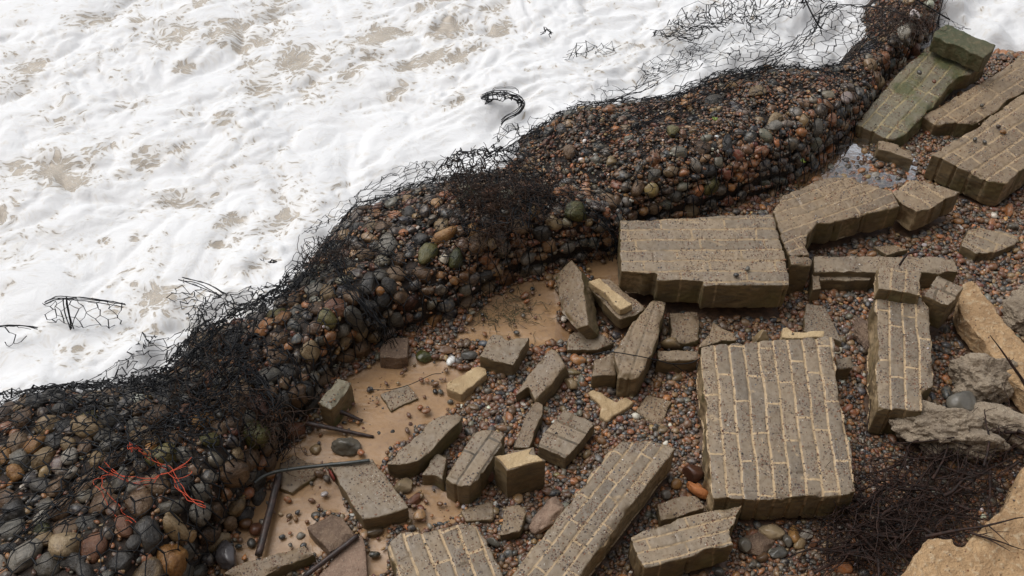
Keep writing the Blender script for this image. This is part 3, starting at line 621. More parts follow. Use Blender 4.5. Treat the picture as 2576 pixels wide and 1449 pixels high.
block('fallen_brickwork', 'brick slab with wide pale joints at the bottom edge left of the diagonal beam', [(973, 1368), (1010, 1338), (1060, 1336), (1172, 1315), (1206, 1318), (1265, 1445), (1292, 1510), (1010, 1510)], .15, .14, ((1100, 1449), (1058, 1337)), ((1100, 1400), (1245, 1400), 3), 1., M_brick, ratio=4.2, cat='wall slab')
f10 = block(bl, 'large plain rectangular slab block with a dab of red paint on its near-left edge', [(828, 1172), (880, 1160), (938, 1154), (982, 1210), (1026, 1278), (985, 1292), (912, 1306), (870, 1240)], .13, .13, ((905, 1300), (835, 1172)), None, .15, M_brick, joint=0, chip=.5)
block('fallen_brickwork', 'three-course slab with smeared mortar below the little block at the bottom centre right', [(1587, 1350), (1717, 1300), (1797, 1279), (1868, 1269), (1834, 1343), (1848, 1371), (1717, 1404), (1622, 1430), (1592, 1372)], .2, .17, ((1592, 1395), (1838, 1332)), ((1620, 1425), (1592, 1352), 2.5), .9, M_brick, ratio=4.5, voxel=.006, cat='wall slab')
block(bl, 'small half-brick lying between the orange brick stub and the three-course slab', [(1655, 1270), (1717, 1248), (1754, 1247), (1777, 1278), (1717, 1296), (1662, 1308)], .09, .1, ((1660, 1300), (1760, 1262)), None, 0, M_brick2, joint=0)
block('brick_plate', 'thin flat pale slab in front of the twin-ridged block', [(1157, 1283), (1240, 1258), (1240, 1308), (1172, 1312)], .03, .06, ((1172, 1310), (1240, 1306)), None, 0, M_brick2, joint=0, chip=.3, cat='slab')
block(bl, 'small leaning rough half-brick left of the diagonal beam', [(1257, 1343), (1272, 1273), (1306, 1270), (1325, 1286), (1308, 1340)], .09, .1, ((1257, 1343), (1272, 1273)), None, 0, M_brick2, joint=0)
block('brick_plate', 'flat buff slab lying in the wet sand under the black hose', [(700, 1168), (737, 1141), (817, 1176), (790, 1200), (735, 1242), (702, 1230)], .03, .06, ((700, 1170), (735, 1142)), None, 0, M_brick2, joint=0, chip=.4, cat='slab')
block(bl, 'small grit-covered square block beside the wet sand at the bottom', [(770, 1326), (832, 1290), (862, 1300), (897, 1344), (829, 1388)], .08, .09, ((829, 1388), (897, 1346)), None, 0, M_pebc, joint=0)
block(bl, 'long low broken block along the bottom edge left of the pinkish wedge', [(560, 1442), (620, 1410), (768, 1370), (797, 1392), (715, 1425), (690, 1440), (640, 1460)], .09, .1, ((580, 1440), (768, 1374)), None, 0, M_brick2, joint=0)
block('mortar_piece', 'flat pinkish triangular mortar slab at the bottom edge', [(790, 1465), (859, 1384), (908, 1344), (922, 1400), (926, 1465)], .05, .08, ((790, 1460), (905, 1350)), None, 0, M_pink, joint=0, chip=.3, cat='mortar slab')
block(bl, 'narrow thin block standing on edge in front of the pebbly plate', [(1655, 880), (1757, 882), (1756, 904), (1652, 906)], .1, .12, ((1652, 904), (1756, 902)), None, .2, M_brick2, joint=0)
block('brick_plate', 'thin plate half under the stepped slab, right of the long two-course block', [(1684, 786), (1757, 783), (1758, 852), (1692, 868)], .06, .08, ((1690, 866), (1684, 786)), None, 0, M_brick2, joint=0, cat='slab')
block('brick_plate', 'triangular plate poking from pebbles behind the largest wall slab', [(1793, 810), (1852, 836), (1858, 858), (1756, 874)], .07, .09, ((1756, 872), (1793, 812)), None, 0, M_brick2, joint=0, cat='slab')
block('brick_plate', 'smooth grey tilted plate in the pebbles left of the brick pier', [(2027, 762), (2074, 770), (2100, 812), (2122, 862), (2020, 833)], .04, .06, ((2020, 833), (2027, 762)), None, 0, M_brick, joint=0, chip=.3, cat='slab')
block('cement_piece', 'pale tan lip of cement sticking up behind the largest wall slab', [(1967, 824), (1980, 820), (1997, 833), (2074, 832), (2074, 848), (1967, 850)], .2, .2, ((1967, 850), (2074, 848)), None, 0, M_tan, joint=0, chip=.2, cat='cement piece')
block(bl, 'small pale half-brick between the largest wall slab and the brick pier', [(2102, 897), (2144, 896), (2146, 922), (2106, 928)], .1, .12, ((2104, 926), (2144, 922)), None, 0, M_brick, joint=0)
block(bl, 'three-course fragment half buried in the open shingle near the right edge', [(2430, 578), (2460, 563), (2500, 575), (2563, 594), (2556, 614), (2500, 636), (2455, 640), (2418, 618)], .06, .08, ((2420, 606), (2510, 640)), ((2455, 640), (2510, 577), 3), .7, M_brick, ratio=3.2)
block('brick_plate', 'smooth slab almost buried behind the long low block', [(2200, 621), (2250, 616), (2285, 628), (2232, 642)], .03, .05, ((2200, 621), (2250, 617)), None, 0, M_brick2, joint=0, chip=.2, cat='slab')
# --- pale concrete
block('concrete_piece', 'long tan concrete strip with ragged edges running off the right edge',
 [(2420, 713), (2450, 703), (2468, 735), (2494, 760), (2517, 783), (2545, 820), (2600, 880), (2700, 990), (2700, 1100), (2600, 1012), (2551, 960), (2510, 913), (2477, 860), (2427, 800), (2412, 756)], .15, .13, ((2420, 713), (2576, 930)), None, 0, M_tanc, joint=0, cat='concrete slab', chip=1, amp=.012, rough=1.5)
block('concrete_piece', 'large ragged tan concrete slab filling the bottom right corner',
 [(2620, 1130), (2576, 1175), (2550, 1233), (2524, 1283), (2467, 1336), (2447, 1353), (2424, 1378), (2404, 1372), (2390, 1353), (2360, 1346), (2334, 1353), (2304, 1396), (2267, 1449), (2200, 1540), (2760, 1540), (2760, 1130)], .26, .26, ((2267, 1449), (2550, 1233)), None, 0, M_tanc, joint=0, cat='concrete slab', amp=.012, rough=1.8, voxel=.01)
def flatten_red():
    # dab of paint: a thin skin on the block's left side
    a = at(829, 1180, .115); b = at(843, 1204, .112); c = at(842, 1212, .05); d = at(830, 1194, .06); n = Vector((-1, -.15, 0)).normalized()*.006
    V = [p+n for p in (a, b, c, d)]+[p-n*.3 for p in (a, b, c, d)]
    o = np_mesh('paint_patch', [v[:] for v in V], [(0, 1, 2, 3), (4, 7, 6, 5), (0, 4, 5, 1), (1, 5, 6, 2), (2, 6, 7, 3), (3, 7, 4, 0)], M_red, False)
    bpy.context.view_layer.update(); mw = o.matrix_world.copy(); o.parent = f10; o.matrix_parent_inverse = f10.matrix_world.inverted(); o.matrix_world = mw
flatten_red()
# ------------------------------------------------------------------ unseen clifftop and face behind and below the camera, added to block sky light
cx_ = np.linspace(-14, 14, 160); prof = [(1.3, -.3), (1.0, .3), (.75, 1.2), (.5, 2.4), (.3, 3.4), (.05, 3.9), (-.5, 4.1), (-1.3, 4.3), (-1.7, 5.2), (-2.0, 6.4), (-2.4, 7.6), (-3.2, 8.2), (-9, 8.6), (-40, 8.8)]
pt = np.linspace(0, 1, 90); py = np.interp(pt, np.linspace(0, 1, len(prof)), [p[0] for p in prof]); pz = np.interp(pt, np.linspace(0, 1, len(prof)), [p[1] for p in prof])
CXg, PT = np.meshgrid(cx_*1.0, pt, indexing='ij'); CYg = np.repeat(py[None], len(cx_), 0); CZg = np.repeat(pz[None], len(cx_), 0); q_ = np.stack([CXg.ravel(), CYg.ravel(), CZg.ravel()], 1)
CYg = CYg+(fbm(q_*.6, 5, 91)*.5).reshape(CYg.shape)-.15; CZg = CZg+(fbm(q_*.9+7, 4, 92)*.12).reshape(CYg.shape)
tag(np_mesh('sky_blocking_cliff', np.stack([CXg, CYg, CZg], 2).reshape(-1, 3), grid_faces(len(cx_), len(pt)), mat_rough('cliff_earth', (.22, .14, .07), (.15, .095, .05), (.28, .19, .10), 1.5, .06, .9, .3)), kind='structure')
# ------------------------------------------------------------------ single rocks
def rock(name, label, u, v, z, size, rot, mat, cat='rock', rough=.35, seed=1, sub=None, group=None, foot=True, facets=5):
    """size = semi-axes in metres"""
    sub = sub or I4; V = sub[0].copy(); r = np.random.default_rng(seed)
    for k in range(facets):
        nr = r.normal(size=3); nr /= np.linalg.norm(nr); h = r.uniform(.55, .85); e = V@nr-h; V = V-np.where(e > 0, e*.85, 0)[:, None]*nr
    V = V*(1+rough*.6*fbm(V*1.3+seed*5, 3, seed)[:, None]+rough*.22*fbm(V*5+seed, 4, seed+2)[:, None]+(rough > .55)*.07*fbm(V*16+seed, 4, seed+3)[:, None])
    V = V*np.array(size)
    o = np_mesh(name, V, sub[1], mat); p = at(u, v, z); o.location = p; o.rotation_euler = rot
    tag(o, label, cat, group)
    if foot: FOOT.append([(p.x+math.cos(a)*size[0]*.8, p.y+math.sin(a)*size[1]*.8) for a in np.linspace(0, 6.28, 9)[:-1]])
    return o
rk = rock
rk('concrete_lump', 'lumpy grey-brown concrete lump beside the tan strip at the right edge', 2482, 962, .06, (.17, .12, .15), (0, 0, -.2), M_conc, 'concrete lump', .9, 3, I6)
rk('concrete_lump', 'wide pitted concrete lump with hollow underside above the dark brushwood', 2375, 1082, .09, (.27, .13, .14), (0, .05, -.12), M_conc, 'concrete lump', 1.0, 8, I6)
rk('concrete_lump', 'cone-shaped end of grey concrete near the right edge', 2520, 1072, .09, (.17, .10, .11), (0, 0, -.5), M_conc, 'concrete lump', .5, 5, I6)
rk('concrete_lump', 'rough pebbly lump cut off by the right edge above the tan strip', 2588, 778, .05, (.13, .16, .1), (0, 0, .3), M_conc, 'concrete lump', .8, 6, I6)
rk('concrete_lump', 'narrow pebbly mortar lump lying along the left of the brick pier', 2172, 832, .03, (.045, .11, .05), (0, 0, .05), M_pebc, 'mortar lump', .6, 11, I6)
rk('rough_stone', 'pinkish pitted rock against the left side of the diagonal beam', 1388, 1298, .04, (.06, .13, .07), (0, 0, -.7), M_pink, 'rock', .5, 12)
rk('rough_stone', 'flat brown pitted stone at the bottom right of the three-course slab', 1910, 1364, .02, (.085, .065, .03), (0, 0, .3), M_pebc, 'rock', .3, 13)
rk('boulder', 'smooth pale grey boulder wedged between the two concrete lumps', 2421, 1012, .13, (.085, .06, .055), (.1, .2, .3), COB['grey'], 'boulder', .2, 14)
rk('boulder', 'round reddish brown boulder left of the largest wall slab', 1744, 1190, .04, (.055, .05, .045), (0, 0, 0), COB['reddish brown'], 'boulder', .15, 15)
rk('brick_stub', 'bright orange-brown broken brick stub between the half-brick and the largest slab', 1756, 1232, .05, (.065, .03, .03), (.1, .2, -.55), mat_plain('orange_brick', (.42, .16, .05), .6, 0, (.3, .10, .03), 40, .006), 'brick piece', .3, 16)
rk('flint', 'pale yellow banded flint just above the narrow standing block', 1688, 864, .05, (.06, .028, .035), (0, 0, .05), COB['tan'], 'stone', .25, 17)
rk('flint', 'brown and white flint next to the wedge-shaped block', 1017, 1222, .03, (.05, .04, .03), (0, 0, .5), COB['tan'], 'stone', .3, 18)
rk('flint', 'red-brown smooth stone beside the big plain block with red paint', 1040, 1258, .02, (.05, .028, .025), (0, 0, .6), COB['reddish brown'], 'stone', .2, 19)
rk('flint', 'bone-shaped tan stone in front of the big plain block', 940, 1338, .02, (.05, .028, .025), (0, 0, .2), COB['tan'], 'stone', .3, 20)
rk('flint', 'grooved grey stone left of the notched square slab', 1180, 894, .02, (.045, .03, .02), (0, 0, .1), COB['grey'], 'stone', .2, 21)
rk('flint', 'dark angular boulder with barnacles half sunk in the wet sand', 868, 1126, .03, (.075, .05, .05), (0, 0, .1), COB['dark grey'], 'stone', .45, 22)
rk('flint', 'weed-green sunken stone at the top of the wet sand', 1066, 896, .01, (.045, .045, .02), (0, 0, .4), COB['olive green'], 'stone', .3, 23)
rk('flint', 'flat orange stone at the top of the wet sand', 1120, 880, .01, (.055, .03, .02), (0, 0, -.2), COB['orange brown'], 'stone', .3, 24)
rk('flint', 'tan-veined stone half sunk in the sand left of the dark barnacled boulder', 795, 1132, .01, (.03, .03, .025), (0, 0, 0), COB['tan'], 'stone', .3, 25)
rk('flint', 'purple-grey rectangular stone at the bottom left of the wet sand', 574, 1397, .05, (.055, .075, .05), (0, 0, .35), mat_plain('slate', (.085, .075, .075), .3, 0, (.05, .045, .045), 14, .004), 'stone', .25, 26)
rk('flint', 'tall tan flint standing by the low end of the long two-course block', 1437, 966, .03, (.035, .045, .04), (.2, 0, .4), COB['tan'], 'stone', .35, 27)
rk('flint', 'large rounded stone lying by the ridged block', 1400, 962, .02, (.035, .025, .02), (0, 0, .3), COB['reddish brown'], 'stone', .1, 28)
rk('flint', 'glossy black stone at the corner of the three-course slab', 1872, 1372, .04, (.034, .038, .03), (0, 0, 0), COB['dark grey'], 'stone', .15, 29)
rk('flint', 'angular cream flint below the largest wall slab', 1941, 1338, .03, (.06, .035, .03), (0, 0, -.2), COB['tan'], 'stone', .35, 30)
rk('flint', 'egg-shaped tan and red stone below the largest wall slab', 1997, 1344, .03, (.026, .048, .026), (0, 0, .05), COB['orange brown'], 'stone', .1, 31)
rk('flint', 'dark egg-shaped stone touching the tan and red one', 1981, 1360, .03, (.022, .032, .022), (0, 0, .1), COB['dark grey'], 'stone', .1, 32)
rk('flint', 'white-marked grey stone right of the egg-shaped stones', 2028, 1344, .03, (.034, .026, .022), (0, 0, -.2), COB['pale'], 'stone', .25, 33)
rk('flint', 'plump tan stone below the egg-shaped stones', 2013, 1368, .02, (.036, .026, .022), (0, 0, .6), COB['tan'], 'stone', .15, 34)
rk('flint', 'small red-brown stone beside the brushwood bottom', 2045, 1368, .02, (.02, .016, .015), (0, 0, 0), COB['reddish brown'], 'stone', .1, 35)
rk('flint', 'pale half-buried stone with knobbly end near the bottom edge', 1958, 1392, .01, (.05, .032, .025), (0, 0, .3), COB['grey'], 'stone', .4, 36)
rk('flint', 'brown round stone in the sand near the bottom edge', 1918, 1402, .015, (.03, .024, .022), (0, 0, .3), COB['brown'], 'stone', .1, 37)
rk('flint', 'blue-grey stone at the bottom edge right of the three-course slab', 1810, 1438, .02, (.028, .024, .022), (0, 0, .3), COB['dark grey'], 'stone', .1, 38)
rk('flint', 'lilac oval stone leaning at the corner of the pale-jointed bottom slab', 1242, 1363, .03, (.04, .02, .022), (0, .2, -.6), COB['grey'], 'stone', .1, 39)
rk('flint', 'narrow purple-brown stone upright between the twin ridges and the cube-like block', 1233, 1200, .05, (.018, .03, .03), (0, 0, -.2), COB['reddish brown'], 'stone', .1, 40)
rk('flint', 'white limpet-like stone on the bed of the clear puddle', 2202, 441, .005, (.035, .03, .02), (0, 0, .2), COB['pale'], 'stone', .3, 41)
rk('flint', 'two-tone white and grey flint among the pebbles left of the largest wall slab', 1675, 1243, .03, (.026, .03, .02), (0, 0, .2), COB['pale'], 'stone', .3, 42)
rk('flint', 'orange quartz-like flint beside the round reddish boulder', 1700, 1218, .03, (.03, .03, .025), (0, 0, .2), COB['orange brown'], 'stone', .3, 43)
rk('flint', 'triangular tan flint sticking up behind the left edge of the largest wall slab', 1912, 856, .13, (.05, .03, .07), (0, 0, .2), COB['tan'], 'stone', .3, 44)
for q, (u, v, c, lb) in enumerate([(1852, 692, 'dark grey', 'black pebble on the front of the stepped slab'), (1881, 676, 'grey', 'grey pebble on the front of the stepped slab'), (2313, 182, 'dark grey', 'black pebble lying on the mossy slab'), (2524, 332, 'orange brown', 'orange pebble on the thick right-edge slab'),
   (2453, 350, 'dark grey', 'dark pebble at the near side of the thick right-edge slab'), (2477, 357, 'dark grey', 'small bluish pebble on the thick right-edge slab'), (2512, 318, 'brown', 'brown round pebble on the thick right-edge slab'), (2470, 265, 'dark grey', 'black pebble on the flat slab at the right edge'), (2350, 205, 'reddish brown', 'red pebble on the mossy slab edge')]):
    z = {0: .285, 1: .285, 2: .19, 3: .215, 4: .215, 5: .215, 6: .215, 7: .115, 8: .19}[q]
    rk('pebble', lb, u, v, z, (.016, .012, .011) if q not in (2, 3) else (.02, .015, .013), (0, 0, q), COB[c], 'pebble', .12, 60+q, I3, 'pebbles lying on the wall slabs', False, 1)
for q, (u, v, s, c, lb) in enumerate([(618, 1318, .035, 'orange brown', 'left brown stone of the pair under the baskets in wet sand'), (645, 1330, .038, 'reddish brown', 'right brown stone of the pair under the baskets in wet sand'), (632, 1366, .026, 'dark grey', 'round dark stone in wet sand above the purple-grey rectangular stone'),
    (797, 1298, .028, 'dark grey', 'dark knobbly stone in the wet sand right of the rusty pipe'), (757, 1347, .022, 'grey', 'blue-grey sunken pebble beside the rusty pipe'), (1095, 985, .016, 'dark grey', 'dark oval pebble alone on the upper sand'), (1132, 1010, .017, 'grey', 'grey oval pebble alone on the upper sand'),
    (988, 1086, .013, 'dark grey', 'black upright pebble in the sand above the wedge-shaped block'), (953, 1090, .012, 'dark grey', 'second black pebble in the sand above the wedge-shaped block'), (1033, 1067, .013, 'reddish brown', 'red-brown pebble in the sand by the wedge-shaped block')]):
    rk('pebble', lb, u, v, s*.3, (s, s*.8, s*.7), (0, 0, q), COB[c], 'pebble', .15, 80+q, I3, 'stones lying in the wet sand', True, 2)
# ------------------------------------------------------------------ cobbles in the baskets
def t_of(i): return i/(NT-1)*(len(LR)-1)
wgt = AR.copy(); wgt[:, :4] *= .3; pr = (wgt/wgt.sum()).ravel(); cdf = np.cumsum(pr)
pxg = to_px(RG.reshape(-1, 3))
placed = []; cell = {}
def try_place(p, r, gap=.82):
    k = (int(p[0]//.12), int(p[1]//.12), int(p[2]//.12))
    for a in (-1, 0, 1):
        for b_ in (-1, 0, 1):
            for c_ in (-1, 0, 1):
                for (q, rq) in cell.get((k[0]+a, k[1]+b_, k[2]+c_), ()):
                    if (p[0]-q[0])**2+(p[1]-q[1])**2+(p[2]-q[2])**2 < ((r+rq)*gap)**2: return False
    cell.setdefault(k, []).append((p, r)); return True
big = []
# hand-placed landmarks: (u, v, r semi-axes, colour, label)
LM = [(890, 800, (.05, .085, .04), 'grey', 'pale grey dumb-bell shaped stone standing in the net'), (1436, 388, (.05, .045, .04), 'brown', 'blocky brown stone on top of the upper bank'),
 (1693, 328, (.055, .04, .035), 'olive green', 'yellow-green mossy boulder netted in the upper bank'), (1905, 233, (.05, .055, .03), 'tan', 'square tan stone under the net in the hollow'),
 (2003, 205, (.07, .08, .05), 'tan', 'large angular ochre boulder behind the square tan stone'), (1930, 125, (.075, .03, .03), 'orange brown', 'elongated pinkish tan stone at the foam edge'),
 (650, 1095, (.07, .075, .06), 'olive green', 'dark green weedy boulder in the tangled net'), (430, 1405, (.07, .075, .06), 'orange brown', 'large orange-brown boulder near the bottom edge'),
 (165, 1365, (.075, .07, .06), 'tan', 'large round buff boulder at the lower left'), (430, 1325, (.09, .045, .045), 'tan', 'long tan stone lying aslant near the bottom edge'),
 (590, 1195, (.09, .07, .06), 'brown', 'angular brown boulder at the lower edge of the left bank'), (745, 990, (.075, .06, .055), 'brown', 'big glossy brown boulder beside the mossy-sided block'),
 (765, 710, (.08, .045, .045), 'dark grey', 'flat-topped dark slab-like stone at the crest'), (225, 1075, (.08, .05, .05), 'tan', 'buff and green stone in the upper left of the bank'),
 (1080, 640, (.09, .05, .05), 'olive green', 'big green and amber boulder in the middle bank'), (1110, 600, (.08, .04, .04), 'orange brown', 'orange lump with weed in the middle bank'),
 (1450, 530, (.08, .05, .045), 'olive green', 'olive boulder below the black weed tangle'), (35, 1195, (.05, .04, .04), 'orange brown', 'bright orange stone at the left edge'),
 (175, 1155, (.045, .04, .035), 'pale', 'pale yellow broken flint in the left bank'), (1945, 305, (.07, .04, .035), 'tan', 'low buff boulder in the hollow'),
 (1945, 320, (.05, .05, .03), 'grey', 'grey slab stone in the hollow'), (2300, 122, (.05, .055, .04), 'reddish brown', 'smooth maroon stone near the coping'),
 (2210, 210, (.05, .06, .04), 'tan', 'ochre boulder on the edge beside the mossy slab'), (1790, 255, (.06, .04, .03), 'dark grey', 'dark slate stone in the hollow'), (1180, 905-0, (.0, .0, .0), '', '')]
def nearest_surface(u, v):
    d = (pxg[:, 0]-u)**2+(pxg[:, 1]-v)**2+np.where(RN.reshape(-1, 3)[:, 2] < .05, 400, 0); i = int(np.argmin(d)); return i
for (u, v, r, c, lb) in LM:
    if not c: continue
    i = nearest_surface(u, v); p = RG.reshape(-1, 3)[i]; nn = RN.reshape(-1, 3)[i]; m = sum(r)/3
    try_place(tuple(p-nn*m*.2), m*.9, .2); big.append((p+nn*r[2]*.12, nn, r, c, lb, t_of(i//NS)))
def size_for(t, s):
    if t < 6: return (.032, .068)
    if t < 10: return (.024, .055)
    if t < 13.7: return (.020, .046) if s < .75 else (.026, .05)
    return (.018, .040) if s < .78 else (.024, .046)
def dens_for(t, s):
    if t < 10: return 1.
    if t < 13.7: return .55 if s < .8 else 1.
    return .16 if s < .80 else .95
cand = np.searchsorted(cdf, rng.random(16000)); RGf = RG.reshape(-1, 3); RNf = RN.reshape(-1, 3)
rest = []
CN = list(COB.keys()); CW = [.34, .28, .13, .065, .12, .025, .03, .01]
for pas in range(2):
    for i in cand[pas*8000:(pas+1)*8000]:
        t = t_of(i//NS); s = (i % NS)/(NS-1)
        lo, hi = size_for(t, s)
        if t > 23.3 and s < .5: continue
        if random.random() > dens_for(t, s): continue
        m = lo+(hi-lo)*random.random()**(1.4 if pas == 0 else 2.6)
        if pas == 0 and m < (lo+hi)/2*.85: continue
        nn = RNf[i]; p = RGf[i]-nn*m*random.uniform(.1, .45)+rng.normal(0, .004, 3)
        if try_place(tuple(p), m, .84):
            asp = (m*random.uniform(1.0, 1.38), m*random.uniform(.82, 1.05), m*random.uniform(.68, .9))
            w = list(CW)
            if s > .8 and t > 9: w[5] = .16; w[0] = .35
            big.append((p, nn, asp, random.choices(CN, w)[0], None, t))
# the ones that show largest become things of their own
bp = np.array([b[0] for b in big]); pp = to_px(bp); dep = bp[:, 1]*CP-(bp[:, 2]-CAMZ)*SP
show = np.array([(b[2][0]*b[2][1]) for b in big])/dep**2*((pp[:, 0] > -20)&(pp[:, 0] < W+20)&(pp[:, 1] > -20)&(pp[:, 1] < H+20))
show += np.array([10. if b[4] else 0. for b in big])
order = np.argsort(-show); NI = 285
protos = []
for k in range(8):
    me = bpy.data.meshes.new('cobble'); V = SH3[k]; Fc = I3[1]
    me.from_pydata(V.tolist(), [], Fc.tolist()); me.polygons.foreach_set('use_smooth', [True]*len(Fc)); me.materials.append(COB['brown']); protos.append(me)
ZONES = [(4, 'lowest left part of the netted bank'), (7, 'left bank below the long crumpled net'), (10.2, 'narrow part of the bank near the grey dumb-bell stone'), (13.7, 'middle bank below the black weed tangle'), (17, 'upper bank left of the hollow'), (20.5, 'upper bank around the hollow'), (99, 'far end of the bank near the coping')]
for rank, k in enumerate(order[:NI]):
    p, nn, r, c, lb, t = big[k]
    o = bpy.data.objects.new('cobble', protos[k % 8]); COL.objects.link(o)
    o.material_slots[0].link = 'OBJECT'; o.material_slots[0].material = COB[c]
    Rm = rand_rot(1, .22, np.array([nn]))[0]; o.matrix_world = Matrix.LocRotScale(Vector(p), Matrix(Rm.tolist()), Vector(r))
    if lb is None:
        zone = [z for lim, z in ZONES if t < lim][0]
        sz = 'large' if max(r) > .058 else ('medium' if max(r) > .04 else 'small')
        side = ''
        lb = f'{sz} {c} cobble in the {zone}'
    tag(o, lb, 'cobble', 'cobbles packed in the broken wire baskets')
idx = order[NI:]
if len(idx):
    C = bp[idx]; R3 = np.array([big[k][2] for k in idx]); Rot = rand_rot(len(idx), .22, np.array([big[k][1] for k in idx]))
    V, FF, cc = stones_arrays(C, R3, Rot, SH3, I3[1], pal_cols(len(idx), np.array([.25, .14, .14, .1, .05, .12, .06, .01, .04, .04, .05, 0])))
    tag(np_mesh('smaller_cobbles', V, FF, M_peb, attrs={'col': ('FLOAT_COLOR', cc)}), 'smaller cobbles packed between the large ones in the wire-netted bank', 'cobbles', None, 'stuff')
# small shingle fill
nf = 42000; cf = np.searchsorted(cdf, rng.random(nf)); tt = (cf//NS)/(NT-1)*(len(LR)-1); ss = (cf % NS)/(NS-1)
mk = rng.random(nf) < np.where(tt < 9.5, .25, np.where(tt < 13.7, .8, 1.)); cf = cf[mk]; n = len(cf)
rr = .0062+.0095*rng.random(n)**1.9; rr = np.where(rng.random(n) < .03, rr*1.5, rr); jit = rng.normal(0, .006, (n, 3))
C = RGf[cf]-RNf[cf]*(rr*.3+rng.uniform(0, .014, n))[:, None]+jit*np.array([1, 1, .3])
R3 = np.stack([rr*rng.uniform(1, 1.5, n), rr*rng.uniform(.8, 1.1, n), rr*rng.uniform(.55, .85, n)], 1)
V, FF, cc = stones_arrays(C, R3, rand_rot(n, .35, RNf[cf]), SH2, I2[1], pal_cols(n))
tag(np_mesh('shingle_fill', V, FF, M_peb, attrs={'col': ('FLOAT_COLOR', cc)}), 'small mixed brown and black shingle filling the gaps of the netted bank', 'shingle', None, 'stuff')
# ------------------------------------------------------------------ pebble beach
def pebbles(name, label, spacing, rlo, rhi, keepf, zoff, pw=PW, shapes=SH2, fc_=I2[1], box=(-1.75, 4.0, 1.85, 6.6), powr=1.6):
    gx, gy = np.meshgrid(np.arange(box[0], box[1], spacing), np.arange(box[2], box[3], spacing*.866), indexing='ij'); gx = gx+(np.arange(gx.shape[1])%2)[None]*spacing/2
    P = np.stack([gx.ravel(), gy.ravel()], 1)+rng.normal(0, spacing*.28, (gx.size, 2))
    z = terrain_z(P[:, 0], P[:, 1]); p3 = np.stack([P[:, 0], P[:, 1], z], 1); uv = to_px(p3)
    m = (uv[:, 0] > -60)&(uv[:, 0] < W+130)&(uv[:, 1] > -40)&(uv[:, 1] < H+110)
    d = signed_left(P[:, 0], P[:, 1]); m &= d < .0; m &= P[:, 1] < YS+.35
    P = P[m]; p3 = p3[m]; m = np.ones(len(P), bool)
    for f in FOOT: m &= ~inpoly(P, f)
    P = P[m]; p3 = p3[m]; sdm = sand_mask(P); m = keepf(P, sdm); p3 = p3[m]; n = len(p3)
    r = rlo+(rhi-rlo)*rng.random(n)**powr
    C = p3+np.array([0, 0, 1])*(r*zoff+rng.uniform(-.004, .006, n))[:, None]
    R3 = np.stack([r*rng.uniform(1.05, 1.6, n), r*rng.uniform(.85, 1.1, n), r*rng.uniform(.55, .8, n)], 1)
    V, FF, cc = stones_arrays(C, R3, rand_rot(n, .25), shapes, fc_, pal_cols(n, pw))
    o = np_mesh(name, V, FF, M_peb, attrs={'col': ('FLOAT_COLOR', cc)}); tag(o, label, 'shingle', None, 'stuff'); return n
def dn(P, seed, f=1.6): return fbm(np.stack([P[:, 0]*f, P[:, 1]*f, P[:, 0]*0], 1), 3, seed)
n1 = pebbles('beach_shingle', 'wet brown and black shingle covering the beach between the blocks', .0172, .007, .0145, lambda P, s: (~s | (rng.random(len(P)) < .035+.0*s)) & (rng.random(len(P)) < .97), .35)
n2 = pebbles('coarse_shingle', 'coarser rounded pebbles scattered over the finer beach shingle', .034, .0125, .024, lambda P, s: (rng.random(len(P)) < np.where(s, .035, np.clip(.42+dn(P, 71)*1.2, .08, .85))), .55, powr=1.8)
n3 = pebbles('large_pebbles', 'scattered large rounded pebbles on the beach shingle', .11, .019, .031, lambda P, s: (rng.random(len(P)) < np.where(s, .02, np.clip(.20+dn(P, 72)*.8, .02, .6))), .5, shapes=SH3, fc_=I3[1])
print('pebbles', n1, n2, n3, 'cobbles', len(big))
# grit on the blocks
Gp = []
for poly, p0, nrm in TOPS:
    xs_ = [p[0] for p in poly]; ys_ = [p[1] for p in poly]; area = (max(xs_)-min(xs_))*(max(ys_)-min(ys_)); k = int(area*620)
    q = np.stack([rng.uniform(min(xs_), max(xs_), k), rng.uniform(min(ys_), max(ys_), k)], 1)
    q = q[inpoly(q, poly)]; q = q[rng.random(len(q)) < np.clip(.35+1.6*dn(q, 77, 5), .04, 1)]
    z = p0.z-((q[:, 0]-p0.x)*nrm.x+(q[:, 1]-p0.y)*nrm.y)/nrm.z; Gp.append(np.stack([q[:, 0], q[:, 1], z+.001], 1))
Gp = np.concatenate(Gp); n = len(Gp); r = .0016+.0042*rng.random(n)**3
V, FF, cc = stones_arrays(Gp, np.stack([r*1.4, r, r*.7], 1), rand_rot(n, .3), SH1, I1[1], pal_cols(n, np.array([.18, .1, .15, .16, .1, .05, .06, .025, .08, .01, .01, .01])))
tag(np_mesh('grit', V, FF, M_peb, attrs={'col': ('FLOAT_COLOR', cc)}), 'fine grit and tiny stones sprinkled over the tops of the brick pieces', 'grit', None, 'stuff')
def sandgrit():
    n = 26000; P = np.stack([rng.uniform(-1.7, 2.2, n), rng.uniform(1.9, 5.6, n)], 1); P = P[sand_mask(P)]
    P = P[rng.random(len(P)) < np.clip(.10+1.5*dn(P, 79, 4), .02, 1)]
    for f in FOOT: P = P[~inpoly(P, f)]
    z = terrain_z(P[:, 0], P[:, 1])-.012; n = len(P); r = .0014+.0050*rng.random(n)**3.0
    V, FF, cc = stones_arrays(np.stack([P[:, 0], P[:, 1], z+r*.3], 1), np.stack([r*1.4, r, r*.7], 1), rand_rot(n, .3), SH1, I1[1], pal_cols(n))
    tag(np_mesh('sand_grit', V, FF, M_peb, attrs={'col': ('FLOAT_COLOR', cc)}), 'tiny stones and brick crumbs scattered on the wet sand', 'grit', None, 'stuff')
sandgrit()
